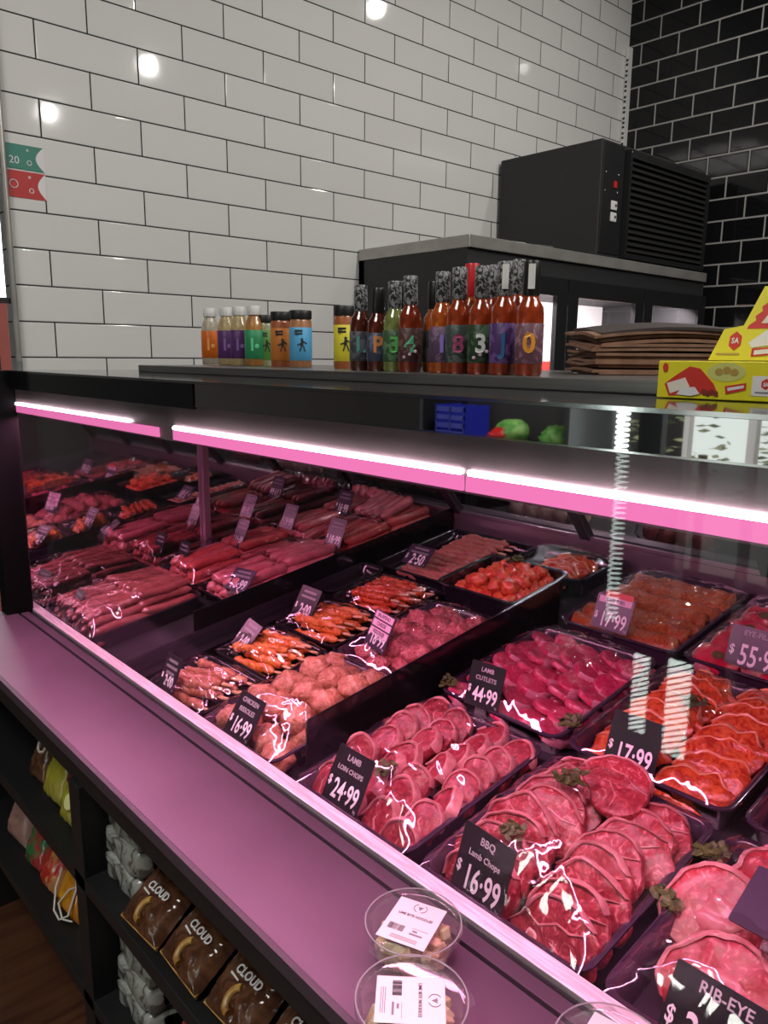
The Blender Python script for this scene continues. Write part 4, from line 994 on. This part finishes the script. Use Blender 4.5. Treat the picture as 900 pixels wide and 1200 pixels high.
# ------------------------------------------------------------------ tubs on the ledge
chunk = pm('pale_cheese_cube', (.66, .55, .28), .45, col2=(.72, .62, .38), scale=60)
chunk_p = pm('pink_cube', (.74, .42, .28), .45, col2=(.7, .5, .3), scale=60)
def tub(x, y, r, yaw, label, full=True):
    e = empty('clear_deli_tub', label, 'plastic tub'); e.location = (x, y, -.6998); rr = r / .057
    prof = [(0.001, .001), (.042 * rr, .001), (.044 * rr, .004), (.052 * rr, .046), (.053 * rr, .048)]
    MB().lathe(prof, 40, caps=False).build('tub_wall', M['tub'], e)
    lid = MB(); lid.lathe([(.0535 * rr, .043), (.0572 * rr, .044), (.0576 * rr, .050), (.056 * rr, .0535), (.0535 * rr, .0535), (.0525 * rr, .0495), (.0505 * rr, .0485), (.001, .0485)], 48, caps=False)
    l = lid.build('lid', M['tub'], e)
    for a in (0, 72, 144, 216, 288):
        MB().prism([(-.012, 0), (.012, 0), (.008, .007), (-.008, .007)], .043, .0445, 0, RZ(R(a + 20)) @ T(0, .0565 * rr, 0)).build('grip_tab', M['tub'], l, smooth=False)
    MB().tube([(.0562 * rr * math.cos(k * PI / 24), .0562 * rr * math.sin(k * PI / 24), .0538) for k in range(48)], .0009, 6, closed=True).build('lid_bead', clear('bead', (.95, .9, .92), .08, 1.6, gain=2.5, base=.25, haze=.35), l)
    rnd = random.Random(int(x * 1000))
    cu = MB(); cp = MB()
    for k in range(120):
        a = rnd.uniform(0, 6.3); q = .038 * rr * math.sqrt(rnd.random()); s = rnd.uniform(.006, .0085); zz = rnd.uniform(.010, .038)
        (cp if rnd.random() < .35 else cu).box(-s, s, -s, s, -s * .8, s * .8, 0, T(q * math.cos(a), q * math.sin(a), zz) @ Euler((rnd.uniform(0, 3), rnd.uniform(0, 3), 0)).to_matrix().to_4x4())
    cu.build('pale_cubes', chunk, e, smooth=False, bevel=.002)['kind'] = 'stuff'; cp.build('pink_cubes', chunk_p, e, smooth=False, bevel=.002)['kind'] = 'stuff'
    lw, lh = .060, .072
    lab = MB().box(-lw / 2, lw / 2, -lh / 2, lh / 2, 0, .0004).build('paper_label', M['paper_white'], e, smooth=False)
    lab.matrix_basis = T(.0, .002, .0492) @ RZ(yaw)
    text('LIME BITE NOODLES', .0052, M['ink'], lab, (0, .010, .0006), .9, .00006, 'lettering')
    text('PRODUCT OF AUSTRALIA', .0022, M['grey_ink'], lab, (0, .0125, .0006), .9, 0, 'lettering') if 0 else None
    for s in (-1, 1): MB().tube([(s * (.008 * math.cos(t)), .0255 + .007 * math.sin(t), .0007) for t in [(-70 + 14 * k) * PI / 180 for k in range(10)]], .0005, 5).build('laurel_emblem', M['grey_ink'], lab)
    MB().prism([(0, .022), (.0035, .0285), (.001, .0275), (0, .0285), (-.001, .0275), (-.0035, .0285)], .0004, .0008).build('emblem_centre', M['grey_ink'], lab, smooth=False)
    bb = MB(); xx = -.024
    while xx < -.004: wd = rnd.choice((.0003, .0006, .0009)); bb.box(xx, xx + wd, -.019, -.009, .0004, .0007); xx += wd + rnd.choice((.0004, .0007))
    bb.build('barcode', M['ink'], lab, smooth=False)
    b2 = MB(); b2.box(.004, .020, -.019, -.0165, .0004, .0007); b2.box(.006, .012, -.014, -.0115, .0004, .0007)
    for k in range(3): b2.box(-.015, .018, -.031 + k * .0022, -.0302 + k * .0022, .0004, .0007)
    b2.box(.004, .024, -.009, -.0085, .0004, .0007)
    b2.build('print_line', M['grey_ink'], lab, smooth=False)
    return e
tub(.566, .566, .057, R(-68), 'clear deli tub with a diagonal white label on the purple ledge, farther of the two')
tub(.487, .487, .059, R(-135), 'clear deli tub with a sideways white label at the bottom edge of the photo')
tub(.587, .316, .056, R(-80), 'clear deli tub by the sill, cut off by the bottom edge')

# ------------------------------------------------------------------ goods on the open shelves
def pouch(nm, label, cat, w, h, t, mat, M4, top=None, wrinkle=.004, group=None):
    e = empty(nm, label, cat, group)
    def f(sg):
        def fn(u, v):
            s, q = 2 * u - 1, 2 * v - 1
            e_ = max(0, (1 - abs(s) ** 4)) * max(0, (1 - abs(q) ** 3))
            return (s * w / 2 * (1 - .06 * e_), q * h / 2, sg * (t / 2 * e_ ** .6 + .0006) + wrinkle * noise.noise(Vector((s * 4, q * 4, w * 90 + sg))) * (.3 + e_))
        return fn
    b = MB(); b.grid(f(1), 22, 22); b.grid(lambda u, v: f(-1)(1 - u, v), 22, 22); b.build('bag_film', mat, e, ang=60)
    e.matrix_basis = M4; return e
choc = pm('brown_glossy_wrap', (.07, .025, .012), .16, col2=(.14, .06, .03), scale=24, dist=1.5, bump=.5, bscale=40, coat=.6)
gold = pm('golden_biscuit', (.55, .32, .08), .4, col2=(.35, .17, .04), scale=60)
cxy = [(.502, 1.115), (.508, .985), (.515, .855), (.52, .725)]
for i, (cx, cy) in enumerate(cxy):
    lb = ('brown snack bag lettered CLOUD lying nearest the shelf upright', 'brown snack bag lettered CLOUD, second from the shelf upright', 'brown snack bag lettered CLOUD, third from the shelf upright', 'brown snack bag lettered CLOUD, fourth from the shelf upright')[i]
    z = Vector((-.62, -.05, .80)).normalized(); x = Vector((0, -1, 0)); x = (x - z * x.dot(z)).normalized(); y = z.cross(x)
    m4 = T(cx, cy, -.918) @ Matrix((x, y, z)).transposed().to_4x4() @ RZ(R(J(4)))
    e = pouch('snack_bag', lb, 'snack bag', .118, .095, .040, choc, m4, group='brown snack bags')
    text('CLOUD', .018, M['paper_white'], e, (.002, .020, .0235), .9, .0006, 'lettering', shear=.2)
    MB().prism([(-.030, .008), (-.010, .006), (-.010, .0085), (-.030, .011)], .0235, .0243).build('swoosh', M['paper_white'], e, smooth=False)
    b = MB(); b.tube([(.004 + .014 * math.cos(t), -.014 + .018 * math.sin(t), .0225) for t in [(100 + k * 18) * PI / 180 for k in range(11)]], .0055, 8); b.build('biscuit_picture', gold, e)
    q = MB(); q.box(-.057, .057, -.0475, -.040, -.001, .003); q.build('gold_seal', gold, e, smooth=False)
ylw = pm('yellow_bag', (.30, .28, .01), .25, col2=(.36, .32, .06), scale=14, coat=.5)
z = Vector((-.9, -.1, .42)).normalized(); x = Vector((0, -1, 0)); x = (x - z * x.dot(z)).normalized(); y = z.cross(x)
base = Matrix((x, y, z)).transposed().to_4x4()
e = pouch('snack_bag', 'yellow crisp bag standing on the upper open shelf', 'snack bag', .105, .145, .05, ylw, T(.525, 1.485, -.882) @ base)
b = MB(); b.box(-.035, .03, .01, .04, .026, .0285); b.build('brown_panel', brn, e, smooth=False)
MB().lathe([(.018, 0), (.016, .003)], 18, 0, T(.0, -.02, .026)).build('pale_disc', pm('pale_y', (.7, .68, .3), .4), e)
e = pouch('snack_bag', 'second yellow crisp bag behind the first on the upper shelf', 'snack bag', .10, .14, .05, ylw, T(.53, 1.60, -.882) @ base)
e = pouch('snack_bag', 'dark bag with a pale ring at the far end of the upper shelf', 'snack bag', .08, .12, .04, choc, T(.53, 1.715, -.893) @ base)
MB().tube([(.016 * math.cos(k * PI / 8), .02 + .016 * math.sin(k * PI / 8), .021) for k in range(16)], .003, 6, closed=True).build('ring_mark', crm, e)
grn = pm('green_candy_wrap', (.03, .16, .05), .25, col2=(.35, .04, .04), scale=22, lo=.45, hi=.55, coat=.5)
amb = pm('amber_fruit_wrap', (.60, .28, .01), .25, col2=(.5, .18, .01), scale=25, coat=.5)
red_w = pm('red_candy_wrap', (.45, .03, .02), .25, col2=(.5, .22, .08), scale=30, lo=.5, hi=.56, coat=.5)
pouch('sweets_bag', 'green and red sweets bag on the lower open shelf', 'sweets bag', .10, .12, .06, grn, T(.535, 1.80, -1.165) @ base)
pouch('sweets_bag', 'red striped sweets bag beside the green one', 'sweets bag', .09, .11, .05, red_w, T(.53, 1.70, -1.17) @ base)
e = pouch('sweets_bag', 'amber sweets net bag with white cord on the lower open shelf', 'sweets bag', .11, .11, .06, amb, T(.535, 1.585, -1.172) @ base)
MB().tube([(-.05, .03, .03), (-.04, -.01, .035), (-.02, -.05, .034), (.01, -.056, .034), (.035, -.035, .034), (.03, .02, .034), (.0, .05, .03)], .0022, 6).build('white_cord', M['white'], e)
MB().tube([(.045, .04, .03), (.01, .01, .036), (-.01, -.03, .036), (.02, -.05, .034), (.05, -.04, .03)], .0020, 6).build('white_cord', M['white'], e)
pouch('pouch', 'pale pink pouch at the far end of the lower open shelf', 'pouch', .11, .12, .05, pm('pale_pink_bag', (.32, .18, .15), .4, coat=.3), T(.535, 1.94, -1.16) @ base)
gw = pm('grey_white_wrap', (.36, .38, .35), .2, col2=(.11, .10, .09), scale=26, dist=2, lo=.45, hi=.6, bump=.5, bscale=30, coat=.5)
for (X, Y, z0, n, nm) in ((.545, 1.235, -.957, 3, 'upper'), (.545, 1.22, -1.222, 3, 'lower')):
    for k in range(n):
        b = MB()
        def fn(u, v, k=k):
            a = v * 2 * PI; c, s = math.cos(a), math.sin(a); w_ = .055; h_ = .0262
            x = w_ * (abs(c) ** .28) * (1 if c > 0 else -1); zz = h_ * (abs(s) ** .28) * (1 if s > 0 else -1); sc = 1 if .0 < u < 1 else .5
            return (x * sc, (u - .5) * .135, zz * sc)
        b.grid(fn, 22, 24); warp(b, .006, 30, k + X)
        o = b.build('wrapped_pack', gw, ang=0); o.location = (X + .002 * k, Y, z0 + .028 + k * .0535)
        tag(o, ('bottom', 'middle', 'top')[k] + ' grey-white wrapped pack of the stack on the ' + nm + ' open shelf', 'wrapped pack', 'wrapped packs on the ' + nm + ' shelf')
pouch('snack_bag', 'red and gold snack bag beyond the packs on the lower open shelf', 'snack bag', .10, .10, .04, red_w, T(.53, 1.05, -1.175) @ base)

# ------------------------------------------------------------------ what the mirror fascia and glass reflect: the shop on the customer side
def shop_rack():
    e = empty('shop_rack', 'black shop rack on the customer side seen in the mirrored fascia', 'rack')
    MB().box(-1.30, -1.02, 1.60, 2.35, -.345, -.33).build('shelf', M['black'], e, smooth=False)
    for y in (1.60, 2.33): MB().box(-1.30, -1.02, y, y + .02, FZ, .2).build('side_panel', M['black'], e, smooth=False)
    MB().box(-1.32, -1.30, 1.60, 2.35, FZ, .2).build('back_panel', M['wall_dark'], e, smooth=False)
shop_rack()
blu = pm('blue_crate', (.02, .03, .40), .4)
cr = empty('blue_crate', 'bright blue crate reflected in the mirrored fascia', 'crate')
b = MB(); b.box(-1.2, -1.05, 2.12, 2.28, -.329, -.32)
for k in range(4): b.box(-1.052, -1.045, 2.12, 2.28, -.315 + k * .033, -.295 + k * .033)
for y in (2.12, 2.275, 2.195): b.box(-1.2, -1.045, y, y + .006, -.32, -.19)
b.build('crate_body', blu, cr, smooth=False)
lf = pm('green_leaves', (.10, .38, .06), .5, col2=(.3, .55, .15), scale=40)
for x, y, s, mt, lab in ((-1.12, 1.93, .055, lf, 'bunch of green leaves reflected in the mirrored fascia beside the blue crate'), (-1.08, 1.97, .035, M['red'], 'red pack reflected below the green leaves'), (-1.12, 1.72, .05, lf, 'green bag reflected right of the leaves')):
    o = blob('shop_goods', s, mt, s * 100, .4, 3, 1, 1.3, .9, 16); o.location = (x, y, -.328); tag(o, lab, 'packet')
# reflected doorway: white frames, plants outside
for k, (y, w_, mt) in enumerate(((1.60, .10, M['black']), (1.45, .02, M['white']), (1.20, .03, M['white']), (1.02, .16, M['black']))):
    structure(MB().box(-1.62, -1.58, y - w_ / 2, y + w_ / 2, FZ, .6).build('door_1' if k == 0 else 'trim_%d' % (k + 4), mt, smooth=False))
pl = empty('potted_shrub', 'leafy shrub outside the shop door reflected in the fascia', 'shrub')
b = MB(); rnd = random.Random(2)
for k in range(260):
    mt = T(-1.95 + rnd.uniform(-.15, .15), 1.5 + rnd.uniform(-.35, .45), -.32 + rnd.uniform(-.35, .25)) @ RZ(rnd.uniform(0, 6)) @ RX(rnd.uniform(-1, 1))
    b.prism([(-.03, 0), (0, .012), (.03, 0), (0, -.012)], -.0005, .0005, 0, mt)
b.build('foliage', pm('foliage', (.22, .30, .12), .5, col2=(.5, .5, .3), scale=10), pl, smooth=False)
MB().lathe([(.12, 0), (.16, .3)], 20, 0, T(-1.95, 1.55, FZ)).build('pot', M['black'], pl); MB().tube([(-1.95, 1.55, FZ + .25), (-1.95, 1.55, -.4)], .02).build('stem', M['herb_brown'], pl)
structure(MB().box(-2.25, -2.24, .9, 1.75, -1.0, .3).build('window_2', em('daylight_soft', (.9, 1, .92), .9), smooth=False))
wall('wall_side', -2.4, -2.3, 1.0, 4.2, FZ, CZ, M['wall_dark'])
wall('wall_far', -2.4, .8, 4.2, 4.3, FZ, CZ, M['wall_dark'])
# spiral lamp hanging in the shop (seen as the bright coil in the glass)
sl = empty('spiral_lamp', 'tall hanging spiral lamp reflected as a bright coil in the front glass', 'lamp')
b = MB(); pts = []
for k in range(0, 1200):
    a = k * 2 * PI / 14; pts.append((.020 * math.cos(a), .020 * math.sin(a), -.96 + k * .019 / 14)) if -.96 + k * .019 / 14 < .30 else None
b.tube([p for p in pts if p], .0035, 5); b.build('coil', M['coil'], sl); MB().tube([(0, 0, .35), (0, 0, CZ)], .003, 6).build('cable', M['black'], sl)
sl.location = (-1.18, 1.485, 0)
# made-up louvred lit panels near the floor, added for the bright bands in the glass
for k, (y0, y1, z0, z1) in enumerate(((1.325, 1.385, -1.36, -1.06), (1.165, 1.25, -1.40, -1.04))):
    e = empty('added_glow_panel', ('narrow', 'wide')[k] + ' lit louvred panel added near the floor as a bright band in the front glass', 'added panel')
    MB().box(-1.19, -1.185, y0, y1, z0, z1).build('lit_panel', em('lit_panel%d' % k, (.9, 1, .93), 13), e, smooth=False)
    b = MB(); n = 16
    for i in range(n): b.box(-.004, .004, y0 - .01, y1 + .01, -.0022, .0022, 0, T(-1.178, 0, z0 + (i + .5) * (z1 - z0) / n) @ T(0, (y0 + y1) / 2, 0) @ RX(R(-28)) @ T(0, -(y0 + y1) / 2, 0))
    b.build('louvre', M['black'], e, smooth=False)
    MB().box(-1.20, -1.19, y0 - .01, y1 + .01, FZ, z1 + .01).build('housing', M['black'], e, smooth=False)

# ------------------------------------------------------------------ lights
def added_fridge_lamp():  # added lamp, brightens the fridge inside in place of light mirrored in the panes
    l = bpy.data.lights.new('added_fridge_lamp', 'AREA'); l.energy = 40; l.color = (1, .97, .92); l.shape = 'RECTANGLE'; l.size = 1.5; l.size_y = .05
    o = bpy.data.objects.new('added_fridge_lamp', l); C.objects.link(o); o.location = (2.9, KY0 + .08, .255); o.rotation_euler = (R(25), 0, 0)
added_fridge_lamp()
def area(name, loc, size, power, col, rot=(0, 0, 0), sy=None):
    l = bpy.data.lights.new(name, 'AREA'); l.energy = power; l.color = col; l.shape = 'RECTANGLE'; l.size = size; l.size_y = sy or size
    o = bpy.data.objects.new(name, l); C.objects.link(o); o.location = loc; o.rotation_euler = rot; return o
def downlight(x, y, lab, pw=40, z=1.62):
    e = empty('downlight', lab, 'ceiling light', None)
    MB().lathe([(.075, 0), (.075, -.012), (.055, -.012), (.055, -.003)], 24, caps=False).build('trim_ring', M['white'], e)
    MB().lathe([(.055, -.004), (.0, -.004)], 24, caps=False).build('lens', M['spot'], e)
    e.location = (x, y, z - .0005)
    MB().lathe([(.05, 0), (.055, .001), (.055, .09), (.02, .10)], 20).lathe([(.008, .10), (.008, CZ - z - .001)], 10).build('stem_housing', M['black'], e)
    l = bpy.data.lights.new('downlight_lamp', 'SPOT'); l.energy = pw; l.color = (1, .96, .91); l.spot_size = R(165); l.spot_blend = .6; l.shadow_soft_size = .035
    o = bpy.data.objects.new('downlight_lamp', l); C.objects.link(o); o.location = (x, y, z - .03); o.rotation_euler = (R(25), 0, 0)
downlight(2.20, .40, 'round ceiling downlight above the staff side, reflected high on the white tiles')
downlight(2.10, -.87, 'round ceiling downlight reflected by the poster on the white tiles')
downlight(3.2, 1.2, 'round ceiling downlight near the black tiled corner', 14, 1.95)
def panel(x, y, w, d, lab, power):  # unseen ceiling panels, added for soft fill light
    e = empty('added_ceiling_panel', lab, 'ceiling light')
    MB().box(-w / 2, w / 2, -d / 2, d / 2, -.02, -.001).build('frame', M['white'], e, smooth=False)
    MB().box(-w / 2 + .02, w / 2 - .02, -d / 2 + .02, d / 2 - .02, -.022, -.019).build('diffuser', M['lamp'], e, smooth=False)
    e.location = (x, y, CZ)
    area('added_panel_lamp', (x, y, CZ - .03), w * .9, power, (1, .96, .90), sy=d * .9)
panel(-1.0, .6, 1.2, 1.2, 'square ceiling panel light added as fill over the customer side', 24)
panel(1.3, -1.6, 1.2, .6, 'long ceiling panel light added as fill behind the camera', 26)
area('meat_light', (.690, .95, -.160), .04, 18, (1, .37, .64), (0, R(-4), 0), sy=2.45)

w = bpy.data.worlds.new('w'); bpy.context.scene.world = w; w.use_nodes = True
w.node_tree.nodes['Background'].inputs[0].default_value = (.8, .85, .85, 1); w.node_tree.nodes['Background'].inputs[1].default_value = .35

# ------------------------------------------------------------------ camera
f, yaw, pitch, roll = 911.3911981778188, .7366918325257771, .19642650191424985, -.009847010183449438
fwd = Vector((math.sin(yaw) * math.cos(pitch), math.cos(yaw) * math.cos(pitch), -math.sin(pitch)))
rt = Vector((math.cos(yaw), -math.sin(yaw), 0)); dn = fwd.cross(rt)
rt2 = rt * math.cos(roll) + dn * math.sin(roll); dn2 = -rt * math.sin(roll) + dn * math.cos(roll)
cd = bpy.data.cameras.new('camera'); cam = bpy.data.objects.new('camera', cd); C.objects.link(cam)
cd.sensor_fit = 'VERTICAL'; cd.sensor_height = 36; cd.sensor_width = 27; cd.lens = f / 1200 * 36; cd.clip_start = .02
cam.matrix_basis = Matrix((rt2, -dn2, -fwd)).transposed().to_4x4()
bpy.context.scene.camera = cam

# lift everything so that the floor is at z = 0
for o in list(bpy.context.scene.objects):
    if o.parent is None: o.location.z += CAM_H
sc = bpy.context.scene
sc.view_settings.view_transform = 'Standard'; sc.view_settings.look = 'None'; sc.view_settings.gamma = 1; sc.view_settings.exposure = .14
sc.view_settings.use_curve_mapping = False
try:
    sc.cycles.max_bounces = 10; sc.cycles.diffuse_bounces = 3; sc.cycles.glossy_bounces = 4; sc.cycles.transparent_max_bounces = 24; sc.cycles.transmission_bounces = 4
    sc.cycles.sample_clamp_indirect = 4; sc.cycles.caustics_reflective = False; sc.cycles.caustics_refractive = False; sc.cycles.use_denoising = True
except Exception as ex: print(ex)
